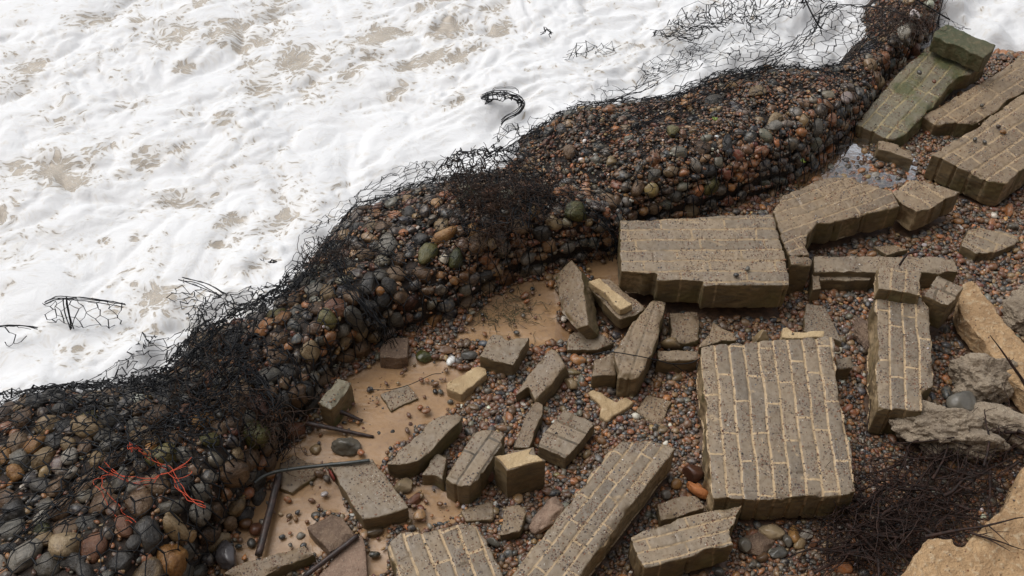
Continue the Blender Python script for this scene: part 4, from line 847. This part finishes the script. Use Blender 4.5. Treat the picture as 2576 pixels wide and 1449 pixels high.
# ------------------------------------------------------------------ puddle
def mat_puddle():
    m, n, l, b = newmat('clear_water'); g = G(n, l)
    n.remove(b); tr = n.new('ShaderNodeBsdfTransparent'); tr.inputs[0].default_value = (.86, .82, .76, 1); gl = n.new('ShaderNodeBsdfGlossy'); gl.inputs['Roughness'].default_value = .04
    fr = n.new('ShaderNodeFresnel'); fr.inputs['IOR'].default_value = 1.33; bp_ = g.bump(g.noise(g.pos(), 30, 2), .12, .004, None); l.new(bp_, fr.inputs['Normal']); l.new(bp_, gl.inputs['Normal'])
    mx = n.new('ShaderNodeMixShader'); l.new(fr.outputs[0], mx.inputs[0]); l.new(tr.outputs[0], mx.inputs[1]); l.new(gl.outputs[0], mx.inputs[2]); l.new(mx.outputs[0], n['Material Output'].inputs['Surface']); return m
def pool(name, P, z):
    bm = bmesh.new(); vs = [bm.verts.new(at(u, v, z)) for u, v in P]; f = bm.faces.new(vs); bmesh.ops.triangulate(bm, faces=[f])
    me = bpy.data.meshes.new(name); bm.to_mesh(me); bm.free(); me.materials.append(M_pud); o = bpy.data.objects.new(name, me); COL.objects.link(o); tag(o, kind='structure')
M_pud = mat_puddle()
pool('puddle_water', [(2000, 470), (2060, 415), (2140, 350), (2200, 345), (2290, 380), (2310, 410), (2300, 450), (2240, 470), (2160, 480), (2080, 480)], .016)
pool('puddle_water', [(1395, 850), (1400, 790), (1440, 770), (1490, 700), (1560, 690), (1560, 770), (1480, 830), (1440, 870)], .012)
# ------------------------------------------------------------------ wire netting
def net_grid(surf, LX, LY, w=.066, jit=.007, drop=0., keep=None, seed=1, r=.0017, wires=None, tw=1.7, noise=0., nfreq=6):
    """hexagonal netting over surf(U,V) with U,V in 0..1; LX, LY metric size used for the mesh count"""
    rr_ = np.random.default_rng(seed); kx = w/2; Hs = .058*w/.08; dh = .024*w/.08
    NK = max(3, int(LX/kx)); NR = max(2, int(LY/Hs))
    K, Rr = np.meshgrid(np.arange(NK+1), np.arange(NR+1), indexing='ij')
    U = K*kx/LX; Vy = (Rr*Hs+np.where((K+Rr) % 2 == 1, dh, 0))/LY
    P = surf(np.clip(U, 0, 1), np.clip(Vy, 0, 1)); P = P+rr_.normal(0, jit, P.shape)
    if noise: 
        q = P.reshape(-1, 3); o = np.stack([fbm(q*nfreq+c*13.1, 3, seed*7+c) for c in range(3)], 1)*noise; P = P+o.reshape(P.shape)
    Wr = wires or Wires()
    def ok(a, b):
        if rr_.random() < drop: return False
        return keep is None or (keep(*a) and keep(*b))
    for k in range(NK+1):
        for q in range(NR+1):
            if k < NK and ok((U[k, q], Vy[k, q]), (U[k+1, q], Vy[k+1, q])):
                a, b = P[k, q], P[k+1, q]; m = (a+b)/2+rr_.normal(0, .0035, 3); Wr.seg(a, m, r); Wr.seg(m, b, r)
            if q < NR and (k+q) % 2 == 1 and ok((U[k, q], Vy[k, q]), (U[k, q+1], Vy[k, q+1])): Wr.seg(P[k, q], P[k, q+1], r*tw)
    return Wr
def ctrl_surf(rows):
    """rows: list of rows of (u, v, z); rows run along V, entries along U"""
    A = np.array([[at(*p)[:] for p in r] for r in rows])
    def f(U, V):
        nr, nc = A.shape[:2]; sh = U.shape; u = U.ravel()*(nc-1); v = V.ravel()*(nr-1)
        def cr(arr, t):
            i = np.clip(np.floor(t).astype(int), 0, arr.shape[0]-2); return i, t-i
        i, fu = cr(A.transpose(1, 0, 2), u); j, fv = cr(A, v); fu = fu*fu*(3-2*fu)*.4+fu*.6; fv = fv*fv*(3-2*fv)*.4+fv*.6
        p = (A[j, i]*(1-fu)[:, None]+A[j, i+1]*fu[:, None])*(1-fv)[:, None]+(A[j+1, i]*(1-fu)[:, None]+A[j+1, i+1]*fu[:, None])*fv[:, None]
        return p.reshape(sh+(3,))
    LX = float(np.mean([sum(np.linalg.norm(np.diff(r, axis=0), axis=1)) for r in A])); LY = float(np.mean([sum(np.linalg.norm(np.diff(A[:, c], axis=0), axis=1)) for c in range(A.shape[1])]))
    return f, LX, LY
def strand(Wr, P, n, amp, r, k=1, seed=0, spread=.02, freq=9, r1=None):
    """k wandering strands along a smooth line"""
    rr_ = np.random.default_rng(seed); base = np.array([p[:] for p in smooth_line(P, n)])
    for q in range(k):
        off = rr_.normal(0, spread, 3)*np.array([1, 1, .6]); s = rr_.uniform(0, 99)
        o = np.stack([fbm(base*freq+s+c*7.7, 3, seed+c+q*3) for c in range(3)], 1)*amp+off; Wr.line(base+o, r, r1)
def curls(Wr, centre, size, n, r, seed, L=.25, step=.018, flat=.5, turn=.9):
    """loose curly wire or weed ends in a cloud"""
    rr_ = np.random.default_rng(seed)
    for q in range(n):
        p = np.array(centre)+rr_.normal(0, 1, 3)*np.array(size); d = rr_.normal(0, 1, 3)*np.array([1, 1, flat]); d /= np.linalg.norm(d); ax = rr_.normal(0, 1, 3); m = int(L*rr_.uniform(.4, 1.4)/step); pts = [p]
        for k in range(m):
            d = d+np.cross(ax, d)*turn*.12+rr_.normal(0, .28, 3)*np.array([1, 1, flat]); d /= np.linalg.norm(d); p = p+d*step; pts.append(p)
        Wr.line(pts, r)
GN = 'black wire netting torn from the stone baskets'
def net_tag(o, lb): return tag(o, lb, 'wire netting', GN)
# --- nets that cover the ridge
def ridge_net(t0, t1, s0, s1, off, seed, keep=None, jit=.007, drop=.03, noise=.03, r=.0017, wires=None, w=.07, nfreq=6):
    tc = np.linspace(t0, t1, 60); mid = ridge(tc, np.full(60, .6)); LX = float(np.linalg.norm(np.diff(mid, axis=0), axis=1).sum())
    sc_ = np.linspace(s0, s1, 60); mm = ridge(np.full(60, (t0+t1)/2), sc_); LY = float(np.linalg.norm(np.diff(mm, axis=0), axis=1).sum())
    def sf(U, V):
        t = t0+(t1-t0)*U; s = s0+(s1-s0)*V; ii = np.clip((t/(len(LR)-1)*(NT-1)).astype(int), 0, NT-1); jj = np.clip((s*(NS-1)).astype(int), 0, NS-1)
        return ridge(t, s)+RN[ii, jj]*off
    return net_grid(sf, LX, LY, w, jit, drop, keep, seed, r, wires, noise=noise, nfreq=nfreq)
w = ridge_net(.8, 6.3, .0, .99, .048, 1, noise=.03, drop=.04, r=.0028); w = ridge_net(1.2, 6.2, .0, .8, .055, 2, wires=w, noise=.05, drop=.45, r=.0024)
NB1 = net_tag(w.build('wire_basket', M_wire), 'doubled black hexagonal netting stretched over the big cobbles at the lower left')
w = ridge_net(6.4, 9.4, .1, 1., .05, 3, noise=.03, drop=.06, r=.0025); NB2 = net_tag(w.build('wire_basket', M_wire), 'black netting over the narrow heap of cobbles with the grey dumb-bell stone')
w = ridge_net(9.3, 13.6, .07, 1., .028, 4, noise=.025, drop=.05, r=.0020); w = ridge_net(9.4, 13.6, .0, .4, .035, 5, wires=w, noise=.04, drop=.65); NB3 = net_tag(w.build('wire_basket', M_wire), 'fine black netting over the rounded middle bank')
w = ridge_net(13.8, 20.5, .07, 1., .024, 6, noise=.025, drop=.05, r=.0019); w = ridge_net(14, 20, .0, .4, .03, 7, wires=w, noise=.03, drop=.7); NB4 = net_tag(w.build('wire_basket', M_wire), 'black netting over the long upper bank')
w = ridge_net(20.6, 25.8, .0, 1., .02, 8, noise=.02, drop=.08); NB5 = net_tag(w.build('wire_basket', M_wire), 'black netting over the far end of the bank next to the mossy slab')
# --- edge cables (thick bunched seams)
def seam(par, P, k, seed, amp=.03, r=.0026, spread=.014, extra=0):
    Wr = Wires(); pts = [at(*p) for p in P]; L = sum((pts[i+1]-pts[i]).length for i in range(len(pts)-1)); strand(Wr, pts, max(8, int(L/.025)), amp, r, k, seed, spread, 14)
    for q in range(extra):
        i = random.random()*(len(pts)-1); c = pts[int(i)].lerp(pts[int(i)+1], i-int(i)); curls(Wr, c, (.02, .02, .02), 1, .0015, seed*100+q, .12, .015)
    return Wr.build('twisted_wire_edge', M_wire, parent=par)
seam(NB2, [(350, 985, .25), (440, 930, .28), (520, 850, .26), (575, 790, .22), (680, 745, .26), (740, 720, .28), (800, 640, .30), (840, 595, .24)], 7, 31, extra=30)
seam(NB1, [(440, 1060, .36), (520, 980, .34), (590, 880, .32), (620, 800, .28)], 7, 32, extra=20, spread=.03)
seam(NB2, [(820, 600, .28), (850, 660, .34), (880, 720, .38), (940, 800, .33), (975, 860, .12)], 9, 33, spread=.025, extra=30)
seam(NB1, [(600, 900, .3), (660, 960, .36), (700, 1030, .36), (715, 1100, .2), (700, 1150, .1)], 7, 34, spread=.025, extra=25)
seam(NB4, [(1340, 345, .1), (1500, 330, .24), (1640, 270, .26), (1760, 215, .22), (1880, 180, .24), (1980, 130, .22), (2040, 90, .2), (2070, 40, .15), (2110, 10, .12)], 7, 35, spread=.02, extra=40)
seam(NB4, [(1500, 360, .28), (1650, 300, .28), (1800, 225, .28), (1880, 190, .28), (1960, 150, .24)], 5, 36, spread=.02, extra=10)
seam(NB3, [(1330, 470, .36), (1430, 500, .36), (1500, 540, .34), (1550, 600, .2), (1540, 640, .08)], 9, 37, spread=.03, extra=40)
seam(NB3, [(850, 575, .06), (930, 515, .08), (1040, 475, .08), (1140, 450, .1), (1250, 385, .1), (1340, 335, .08), (1500, 270, .06), (1650, 212, .05)], 4, 38, spread=.012, extra=10)
seam(NB5, [(2080, 20, .15), (2150, 15, .2), (2230, 25, .26), (2290, 50, .28)], 4, 39, extra=12)
seam(NB1, [(60, 1340, .4), (150, 1260, .42), (250, 1180, .42), (330, 1100, .42), (430, 1050, .4)], 6, 40, spread=.03, extra=25)
# --- crumpled and trailing nets
def crumple(lb, rows, seed, noise=.05, layers=1, drop=.1, r=.0018, jit=.01, stretch=1., nfreq=6, w=.066, extra=None):
    f, LX, LY = ctrl_surf(rows); Wr = None
    for q in range(layers): Wr = net_grid(f, LX*stretch, LY*stretch, w, jit, drop, None, seed+q*10, r, Wr, noise=noise*(1+.4*q), nfreq=nfreq)
    if extra: extra(Wr)
    return net_tag(Wr.build('wire_netting', M_wire), lb)
crumple('arched strip of clean hexagonal netting rising from the foam at the far left', [[(112, 762, .08), (145, 752, .14), (200, 752, .16), (260, 760, .14), (312, 765, .08)], [(115, 790, .04), (150, 782, .10), (200, 780, .12), (260, 786, .10), (315, 792, .04)], [(130, 812, .0), (165, 815, .02), (205, 822, .02), (260, 815, .0), (300, 815, -.02)]], 41, .01, drop=.04,
 extra=lambda W_: (strand(W_, [at(112, 764, .09), at(150, 752, .15), (at(215, 752, .17)), at(312, 768, .09)], 24, .012, .003, 4, 5, .006), strand(W_, [at(163, 752, .15), at(168, 790, .08), at(180, 828, 0)], 12, .01, .0035, 3, 6, .006)))
crumple('scrap of netting with straggling links at the left edge in the foam', [[(-8, 822, .06), (40, 818, .08), (90, 824, .04)], [(5, 845, .03), (45, 843, .04), (75, 850, .0)], [(15, 868, -.01), (35, 872, 0), (55, 868, -.02)]], 42, .01, drop=.12, extra=lambda W_: strand(W_, [at(-6, 820, .07), at(45, 818, .09), at(95, 824, .04)], 12, .01, .003, 3, 7, .006))
crumple('pointed flap of netting poking over the foam above the left bank', [[(455, 702, .16), (500, 715, .16), (560, 738, .16)], [(440, 728, .08), (490, 745, .10), (545, 760, .14)], [(425, 750, .02), (450, 765, .02), (500, 775, .05)]], 43, .02, drop=.14, extra=lambda W_: strand(W_, [at(455, 702, .16), at(510, 716, .17), at(560, 742, .18)], 12, .012, .003, 4, 8, .006))
crumple('billowing loop of netting standing up at the left of the crest seam', [[(470, 810, .05), (500, 765, .16), (560, 735, .24), (640, 725, .22), (700, 700, .16), (760, 650, .14), (800, 600, .16)], [(478, 850, .12), (520, 790, .26), (575, 765, .32), (650, 755, .30), (715, 735, .26), (775, 680, .24), (820, 615, .26)], [(500, 900, .2), (545, 850, .28), (590, 810, .3), (660, 775, .30), (730, 755, .34), (790, 710, .34), (840, 650, .34)]], 44, .045, 2, .1, w=.065)
crumple('crumpled curtain of netting piled on the left bank below the loop', [[(330, 950, .2), (420, 890, .24), (500, 850, .28), (580, 850, .32)], [(350, 990, .3), (440, 950, .34), (530, 920, .38), (620, 910, .36)], [(400, 1050, .36), (480, 1020, .38), (570, 1000, .40), (670, 970, .38)], [(450, 1110, .38), (530, 1090, .40), (620, 1060, .38), (700, 1030, .3)]], 45, .08, 2, .28, w=.062, nfreq=5, r=.0021)
crumple('light netting trailing along the foam edge at the lower left', [[(250, 945, .05), (300, 900, .06), (340, 865, .06), (365, 840, .05), (395, 845, .02)], [(280, 955, .1), (320, 915, .1), (355, 885, .08), (370, 860, .06), (380, 870, .0)], [(290, 975, .15), (350, 935, .16), (420, 890, .16), (450, 850, .12), (470, 820, .1)]], 46, .02, 1, .14)
crumple('sheet of netting lying over submerged stones at the left edge', [[(-40, 1000, .0), (40, 985, .03), (120, 975, .06), (200, 965, .08), (270, 955, .12)], [(-40, 1060, .08), (20, 1040, .12), (100, 1020, .16), (180, 1005, .18), (260, 985, .22)], [(-60, 1150, .2), (0, 1120, .28), (80, 1080, .3), (160, 1050, .32), (250, 1020, .34)]], 47, .03, 1, .05)
crumple('tall frayed bundle of netting standing on the middle bank', [[(1135, 400, .12), (1150, 370, .16), (1210, 365, .2), (1270, 375, .2), (1330, 390, .18)], [(1130, 450, .16), (1170, 430, .3), (1230, 420, .34), (1300, 425, .32), (1370, 430, .26)], [(1140, 500, .3), (1190, 500, .38), (1260, 490, .4), (1330, 480, .38), (1400, 480, .34)], [(1170, 580, .4), (1220, 580, .42), (1290, 570, .42), (1340, 550, .4), (1400, 540, .36)]], 48, .08, 2, .12, w=.062, nfreq=6, r=.0023)
crumple('low fan of thin netting spread on the foam left of the tall bundle', [[(985, 430, .04), (1050, 412, .05), (1100, 415, .06), (1140, 415, .1)], [(960, 455, .02), (1030, 440, .05), (1090, 435, .07), (1140, 435, .12)], [(880, 500, .0), (960, 480, .04), (1060, 462, .07), (1130, 455, .12)]], 49, .02, 2, .25, r=.0014)
crumple('thin shreds of netting over the foam at the crest of the middle bank', [[(765, 575, .02), (820, 545, .03), (880, 505, .03), (940, 490, .03)], [(770, 590, .04), (840, 555, .05), (900, 525, .06), (960, 500, .06)]], 50, .03, 2, .3, r=.0013)
crumple('lacy veil of netting over the white foam left of the upper bank', [[(1240, 340, .06), (1330, 300, .03), (1400, 275, .03), (1470, 240, .02), (1530, 205, .02)], [(1260, 365, .06), (1350, 330, .06), (1430, 290, .06), (1500, 262, .05), (1580, 235, .04)]], 51, .015, 1, .16, r=.0013)
crumple('small standing hoop of netting beside the lacy veil', [[(1245, 350, .04), (1262, 318, .14), (1300, 308, .18), (1312, 330, .1)], [(1240, 370, .04), (1270, 340, .1), (1300, 325, .12), (1310, 345, .04)]], 52, .015, 1, .05, w=.06)
crumple('hook-shaped curl of thick netting alone in the foam', [[(1213, 250, .02), (1230, 235, .10), (1265, 233, .14), (1300, 240, .12), (1318, 258, .06)], [(1218, 262, .0), (1240, 250, .06), (1270, 248, .08), (1295, 252, .06), (1310, 266, .02)]], 53, .012, 2, .05, w=.05, r=.0022,
 extra=lambda W_: (strand(W_, [at(1213, 245, .03), at(1240, 236, .11), at(1285, 238, .14), at(1316, 255, .09), at(1305, 280, .05), at(1275, 298, .02), at(1263, 310, .0)], 44, .012, .003, 6, 9, .008), strand(W_, [at(1240, 235, .1), at(1245, 222, .13), at(1295, 222, .14), at(1303, 232, .12)], 16, .01, .002, 2, 19, .004)))
crumple('ragged wisp of wire netting in the foam near the top centre', [[(1430, 130, .04), (1460, 112, .10), (1490, 118, .08), (1530, 108, .04), (1565, 118, .02)], [(1418, 155, .0), (1445, 140, .06), (1480, 138, .04), (1510, 135, .04), (1550, 135, .0)]], 54, .03, 2, .28, r=.0015)
crumple('big dark bunch of netting heaped at the top edge of the sea', [[(1660, 90, .04), (1720, 40, .10), (1800, 10, .12), (1880, -10, .12), (1990, -30, .12), (2100, -30, .12)], [(1680, 100, .06), (1740, 60, .16), (1810, 40, .16), (1890, 30, .14), (1980, 10, .14), (2080, -5, .12)], [(1740, 105, .02), (1790, 75, .10), (1840, 60, .12), (1910, 50, .10), (1980, 30, .1), (2060, 15, .1)]], 55, .08, 3, .15, w=.07)
crumple('limp net folds hanging below the dark bunch at the top edge', [[(1600, 175, .01), (1660, 140, .03), (1720, 120, .04), (1760, 115, .04)], [(1620, 190, .01), (1670, 165, .03), (1740, 140, .05), (1790, 130, .05)]], 56, .03, 2, .25, r=.0014)
crumple('taut sheet of regular netting stretched over the foam notch', [[(2060, 20, .18), (2120, 25, .18), (2180, 35, .2), (2230, 60, .24)], [(2040, 80, .16), (2110, 90, .14), (2170, 100, .16), (2220, 120, .2)], [(2000, 140, .18), (2080, 160, .16), (2150, 165, .16), (2200, 180, .18)], [(1960, 175, .2), (2060, 190, .22), (2140, 200, .24), (2190, 215, .24)]], 57, .012, 1, .02)
crumple('fine netting veil across the foam between the bunch and the upper bank', [[(1640, 170, .0), (1740, 120, .03), (1850, 80, .06), (1960, 60, .1)], [(1620, 195, .02), (1740, 155, .05), (1860, 120, .08), (1980, 110, .12)], [(1560, 235, .05), (1700, 190, .08), (1850, 160, .12), (1960, 150, .18)]], 58, .02, 1, .1, r=.0015)
crumple('small dark claw of netting floating above the left crest', [[(660, 662, .02), (680, 654, .05), (710, 655, .03)], [(655, 670, .0), (680, 664, .03), (705, 664, .0)]], 59, .01, 2, .05, w=.05)
crumple('tiny bent hook of wire near the top centre foam', [[(1364, 85, .0), (1372, 70, .08), (1382, 76, .05), (1390, 94, .0)], [(1366, 88, .0), (1374, 74, .06), (1383, 80, .04), (1388, 95, .0)]], 60, .006, 1, .0, w=.05, r=.002)
crumple('loose netting curling beyond the coping over the sea', [[(2352, 45, .15), (2390, 50, .1), (2440, 70, .05)], [(2345, 70, .2), (2385, 72, .15), (2430, 85, .08)]], 61, .02, 1, .15, r=.0014)
# weed
Wr = Wires()
for (u, v, z, sx, k, sd_) in [(1180, 470, .40, .08, 90, 1), (1230, 520, .42, .09, 110, 2), (1290, 500, .42, .09, 100, 3), (1240, 590, .42, .07, 70, 4), (1340, 460, .38, .08, 50, 5), (1420, 500, .38, .07, 25, 12)]: curls(Wr, at(u, v, z), (sx, sx*.8, .03), k, .0016, 300+sd_, .22, .016)
tag(Wr.build('weed_tangle', M_weed), 'dense black-brown tangle of dried weed and wire on the middle bank', 'seaweed', None, 'stuff')
Wr = Wires()
for (u, v, z, sx, k, sd_) in [(500, 1000, .36, .09, 25, 6), (600, 1040, .38, .09, 50, 7), (680, 1070, .36, .06, 45, 8), (410, 1090, .38, .08, 25, 9), (850, 650, .36, .05, 50, 10), (560, 930, .34, .07, 25, 13)]: curls(Wr, at(u, v, z), (sx, sx*.8, .03), k, .0016, 300+sd_, .22, .016)
tag(Wr.build('weed_tangle', M_weed), 'matted dark weed and roots caught in the netting of the left bank', 'seaweed', None, 'stuff')
Wr = Wires()
for (u, v, z, sx, k, sd_) in [(2270, 35, .30, .10, 130, 11), (2240, 70, .28, .08, 60, 15), (2310, 60, .26, .05, 60, 16)]: curls(Wr, at(u, v, z), (sx, sx*.7, .025), k, .0014, 300+sd_, .16, .014)
tag(Wr.build('weed_tangle', mat_plain('red_brown_weed', (.06, .028, .015), .6, 0, (.02, .014, .01), 60)), 'reddish brown fibrous weed draped over the far end of the bank', 'seaweed', None, 'stuff')
Wr = Wires()
for (u, v, sx, k, sd_) in [(1300, 770, .1, 60, 1), (1240, 800, .07, 60, 2), (1340, 800, .08, 30, 3)]: curls(Wr, at(u, v, .005), (sx, sx*.6, .003), k, .0012, 400+sd_, .08, .012, .1)
tag(Wr.build('weed_scraps', mat_plain('green_weed', (.05, .06, .02), .6, 0, (.03, .02, .012), 30)), 'scraps of green and brown weed on the sandy hollow below the bank', 'seaweed', None, 'stuff')
# orange twine
Wr = Wires()
for P_, k in (([(330, 1115), (335, 1122), (365, 1145), (400, 1170), (425, 1185), (440, 1215), (455, 1240), (475, 1262), (512, 1277)], 3), ([(255, 1170), (290, 1190), (340, 1206), (385, 1206), (405, 1192), (430, 1183), (465, 1170), (475, 1160)], 3), ([(275, 1192), (250, 1196), (248, 1205), (262, 1228), (280, 1250), (300, 1285), (330, 1305), (345, 1315)], 2), ([(425, 1185), (450, 1198), (470, 1190), (478, 1172)], 1), ([(330, 1115), (328, 1135), (334, 1128)], 3)):
    strand(Wr, [at(u, v, .43) for u, v in P_], len(P_)*6, .025, .0014, k, len(P_)*3+k, .006, 10)
tag(Wr.build('orange_twine', M_rope, 5), 'frayed bright orange twine tangled in the netting at the lower left', 'twine')
# pipes, hose, sticks
tag(tube('rusty_pipe', [at(703, 1190, .05).lerp(at(650, 1397, .05), k/14) for k in range(15)], .0175, M_rust, 14, rough=.003), 'straight rusty brown pipe lying down the wet sand', 'pipe')
tag(tube('rusty_rod', [at(770, 1064, .07).lerp(at(940, 1099, .012), k/14) for k in range(15)], [.014-.006*k/14 for k in range(15)], M_rust, 12, rough=.003), 'rusty rod sticking out of the bank into the sand', 'rod')
tag(tube('rusty_rod', [at(836, 1027, .08).lerp(at(912, 1058, .015), k/10) for k in range(11)], [.013-.005*k/10 for k in range(11)], M_rust, 12, rough=.003), 'short rusty rod just below the mossy-sided block', 'rod')
tag(tube('black_hose', smooth_line([at(640, 1215, .12), at(660, 1200, .12), at(690, 1188, .12), at(740, 1179, .12), at(820, 1170, .13), at(880, 1164, .145), at(930, 1158, .145)], 40), .0085, M_hose, 12), 'black curved hose running from the bank to the big plain block', 'hose')
tag(tube('rusty_rod', [at(765, 1450, .07).lerp(at(900, 1347, .07), k/14) for k in range(15)], .012, M_rust, 12, rough=.003), 'dark bar across the bottom edge beside the pinkish wedge', 'rod')
def thin(lb, P_, r, name='loose_wire', mat=None, cat='wire'): 
    pts = smooth_line([at(*p) for p in P_], 6*len(P_)); return tag(tube(name, pts, r, mat or M_wire, 6), lb, cat)
thin('thin black wire arching over the long two-course block', [(1490, 893, .15), (1530, 885, .2), (1590, 893, .2), (1650, 905, .17), (1690, 915, .14), (1740, 912, .13), (1775, 890, .18)], .0028)
thin('loose wire curling down beside the narrow standing block', [(1690, 915, .14), (1720, 935, .08), (1750, 965, .04), (1775, 1005, .03)], .0022)
thin('hair-thin wire across the upper wet sand', [(935, 980, .02), (980, 980, .03), (1030, 968, .04), (1085, 943, .04), (1110, 940, .03)], .002)
thin('straight dark wire rod slanting down into the foam at the top', [(2022, -10, .4), (2040, 30, .3), (2060, 65, .2), (2068, 72, .18)], .005, 'wire_rod')
thin('dark rod lying over the far end of the bank', [(2290, -10, .38), (2340, 20, .32), (2390, 50, .28)], .005, 'wire_rod')
thin('bent black twig stuck between the long low block and the cap block', [(2262, 668, .22), (2278, 645, .26), (2285, 638, .26), (2312, 633, .27)], .006, 'twig', M_bark, 'twig')
# leaves
for (u, v, lb) in [(1800, 305, 'yellow-green leaf of weed on the upper bank'), (2012, 400, 'green plastic-like weed scrap on the lower side of the upper bank')]:
    i = nearest_surface(u, v); p = RGf[i]; V = []; k = 9
    A = np.linspace(-1, 1, k); V = np.array([[a*.03, s_*.012*(1-a*a)+.002*math.sin(a*9), .02+.006*math.cos(a*6)+zz_] for a in A for s_ in (-1, 0, 1) for zz_ in (0,)]); o = np_mesh('weed_leaf', np.vstack([V, V-np.array([0, 0, .0015])]), np.vstack([grid_faces(k, 3), grid_faces(k, 3)[:, ::-1]+3*k]), M_leaf); o.location = p; o.rotation_euler = (.2, .2, -.6); tag(o, lb, 'leaf')
# ------------------------------------------------------------------ brushwood
def branch(Wr, p, d, L, r, depth, rr_, step=.03, bend=.16, zmin=.01, zmax=.2):
    n_ = max(3, int(L/step)); pts = [np.array(p)]; d = np.array(d, float)
    for k in range(n_):
        d = d+rr_.normal(0, bend, 3)*np.array([1, 1, .6]); q = pts[-1]
        if q[2] < zmin: d[2] = abs(d[2])*.6
        if q[2] > zmax: d[2] -= .15
        d /= np.linalg.norm(d); pts.append(q+d*step)
        if depth and rr_.random() < .20:
            dd = d+rr_.normal(0, .7, 3)*np.array([1, 1, .5]); dd /= np.linalg.norm(dd); branch(Wr, pts[-1], dd, L*rr_.uniform(.3, .6)*(1-k/n_*.5), r*(1-.8*k/n_)*.6, depth-1, rr_, step*.8, bend, zmin, zmax)
    Wr.line(pts, r, max(r*.25, .0012))
rr0 = np.random.default_rng(99); Wr = Wires()
TP = [at(u, v)[:2] for u, v in [(2120, 1240), (2200, 1200), (2290, 1130), (2420, 1120), (2576, 1100), (2570, 1180), (2500, 1290), (2400, 1340), (2330, 1360), (2270, 1440), (2120, 1449), (2080, 1380), (2080, 1290)]]
bx0, bx1 = min(p[0] for p in TP), max(p[0] for p in TP); by0, by1 = min(p[1] for p in TP), max(p[1] for p in TP); cnt = 0
while cnt < 430:
    q = np.array([[rr0.uniform(bx0, bx1), rr0.uniform(by0, by1)]])
    if not inpoly(q, TP)[0]: continue
    if rr0.random() > .25+.75*sstep(-.25, .3, fbm(np.array([[q[0, 0]*3, q[0, 1]*3, 0]]), 2, 88))[0]*sstep(3.55, 3.2, q[0, 1]): continue
    a = rr0.normal(.35, .75); s_ = 1 if rr0.random() < .5 else -1
    branch(Wr, (q[0, 0], q[0, 1], rr0.uniform(.01, .17)), (math.cos(a)*s_, math.sin(a)*s_, rr0.normal(0, .12)), rr0.uniform(.12, .38), rr0.uniform(.0018, .0040)*(1+1.6*(rr0.random() < .22)), 1, rr0); cnt += 1
tag(Wr.build('brushwood', M_bark, 5), 'dense dark heap of bare roots and twigs on the shingle at the lower right', 'brushwood', None, 'stuff')
def single(lb, u0, v0, z0, u1, v1, z1, r, seed, depth=1, bend=.05, sides=7):
    a, b = at(u0, v0, z0), at(u1, v1, z1); Wr = Wires(); d = (b-a); L = d.length; branch(Wr, a[:], (d/L)[:], L, r, depth, np.random.default_rng(seed), .03, bend, -1, 9)
    tag(Wr.build('branch', M_bark, sides), lb, 'branch', 'bare branches of the brushwood heap')
single('forked dark branch with twigs reaching over the corner concrete slab', 2330, 1350, .2, 2590, 1310, .34, .010, 1, 3, .05)
single('second twig of the fork drooping over the corner concrete slab', 2440, 1340, .27, 2590, 1385, .31, .006, 2, 2, .06)
single('stout dark stick leaning on the tan concrete strip', 2590, 985, .12, 2492, 832, .34, .009, 3, 1, .03)
single('slender twig beside the stout stick at the right edge', 2590, 1000, .15, 2545, 905, .3, .004, 4, 1, .06)
single('upright root at the near left corner of the heap', 2083, 1410, .02, 2078, 1285, .1, .008, 5, 1, .05)
single('long thin twig arching left above the heap', 2400, 1100, .2, 2150, 1150, .16, .004, 6, 1, .04)
single('thick root rising diagonally through the heap', 2260, 1270, .03, 2360, 1150, .2, .010, 7, 1, .05)
single('pale stripped twig in the middle of the heap', 2330, 1290, .12, 2350, 1160, .15, .0035, 8, 1, .09)
single('curved brown root at the bottom of the heap', 2050, 1440, .05, 2250, 1330, .12, .008, 9, 1, .07)
single('slim twig lying along the side of the brick pier', 2180, 1090, .04, 2195, 1000, .1, .004, 10, 0, .05)
single('long root running right under the concrete lumps', 2200, 1190, .05, 2480, 1130, .12, .006, 11, 1, .05)
single('black stick across the right side of the heap', 2390, 1250, .1, 2560, 1140, .2, .007, 12, 1, .05)
single('short black stick in the foam beside the upper bank', 1925, 170, .15, 1993, 166, .15, .004, 13, 0, .03)
bpy.context.view_layer.update()
def wrap(o, part):
    """the thing becomes an Empty at its base, its own mesh becomes one of its parts"""
    kids = [c for c in COL.objects if c.parent == o]; nm = o.name; o.name = part
    e = bpy.data.objects.new(nm, None); COL.objects.link(e); e.empty_display_size = .05
    bb = [o.matrix_world @ Vector(c) for c in o.bound_box]; e.location = (sum(b.x for b in bb)/8, sum(b.y for b in bb)/8, min(b.z for b in bb))
    for k in list(o.keys()):
        if k in ('label', 'category', 'group'): e[k] = o[k]; del o[k]
    e.matrix_world = Matrix.Translation(e.location); inv = e.matrix_world.inverted()
    for c in [o]+kids:
        mw = c.matrix_world.copy(); c.parent = e; c.matrix_parent_inverse = inv; c.matrix_basis = mw
wrap(mossy, 'brickwork'); wrap(e2, 'brickwork'); wrap(_par, 'brickwork'); wrap(f10, 'brickwork')
for nb in (NB1, NB2, NB3, NB4, NB5): wrap(nb, 'netting')
bpy.context.view_layer.update()
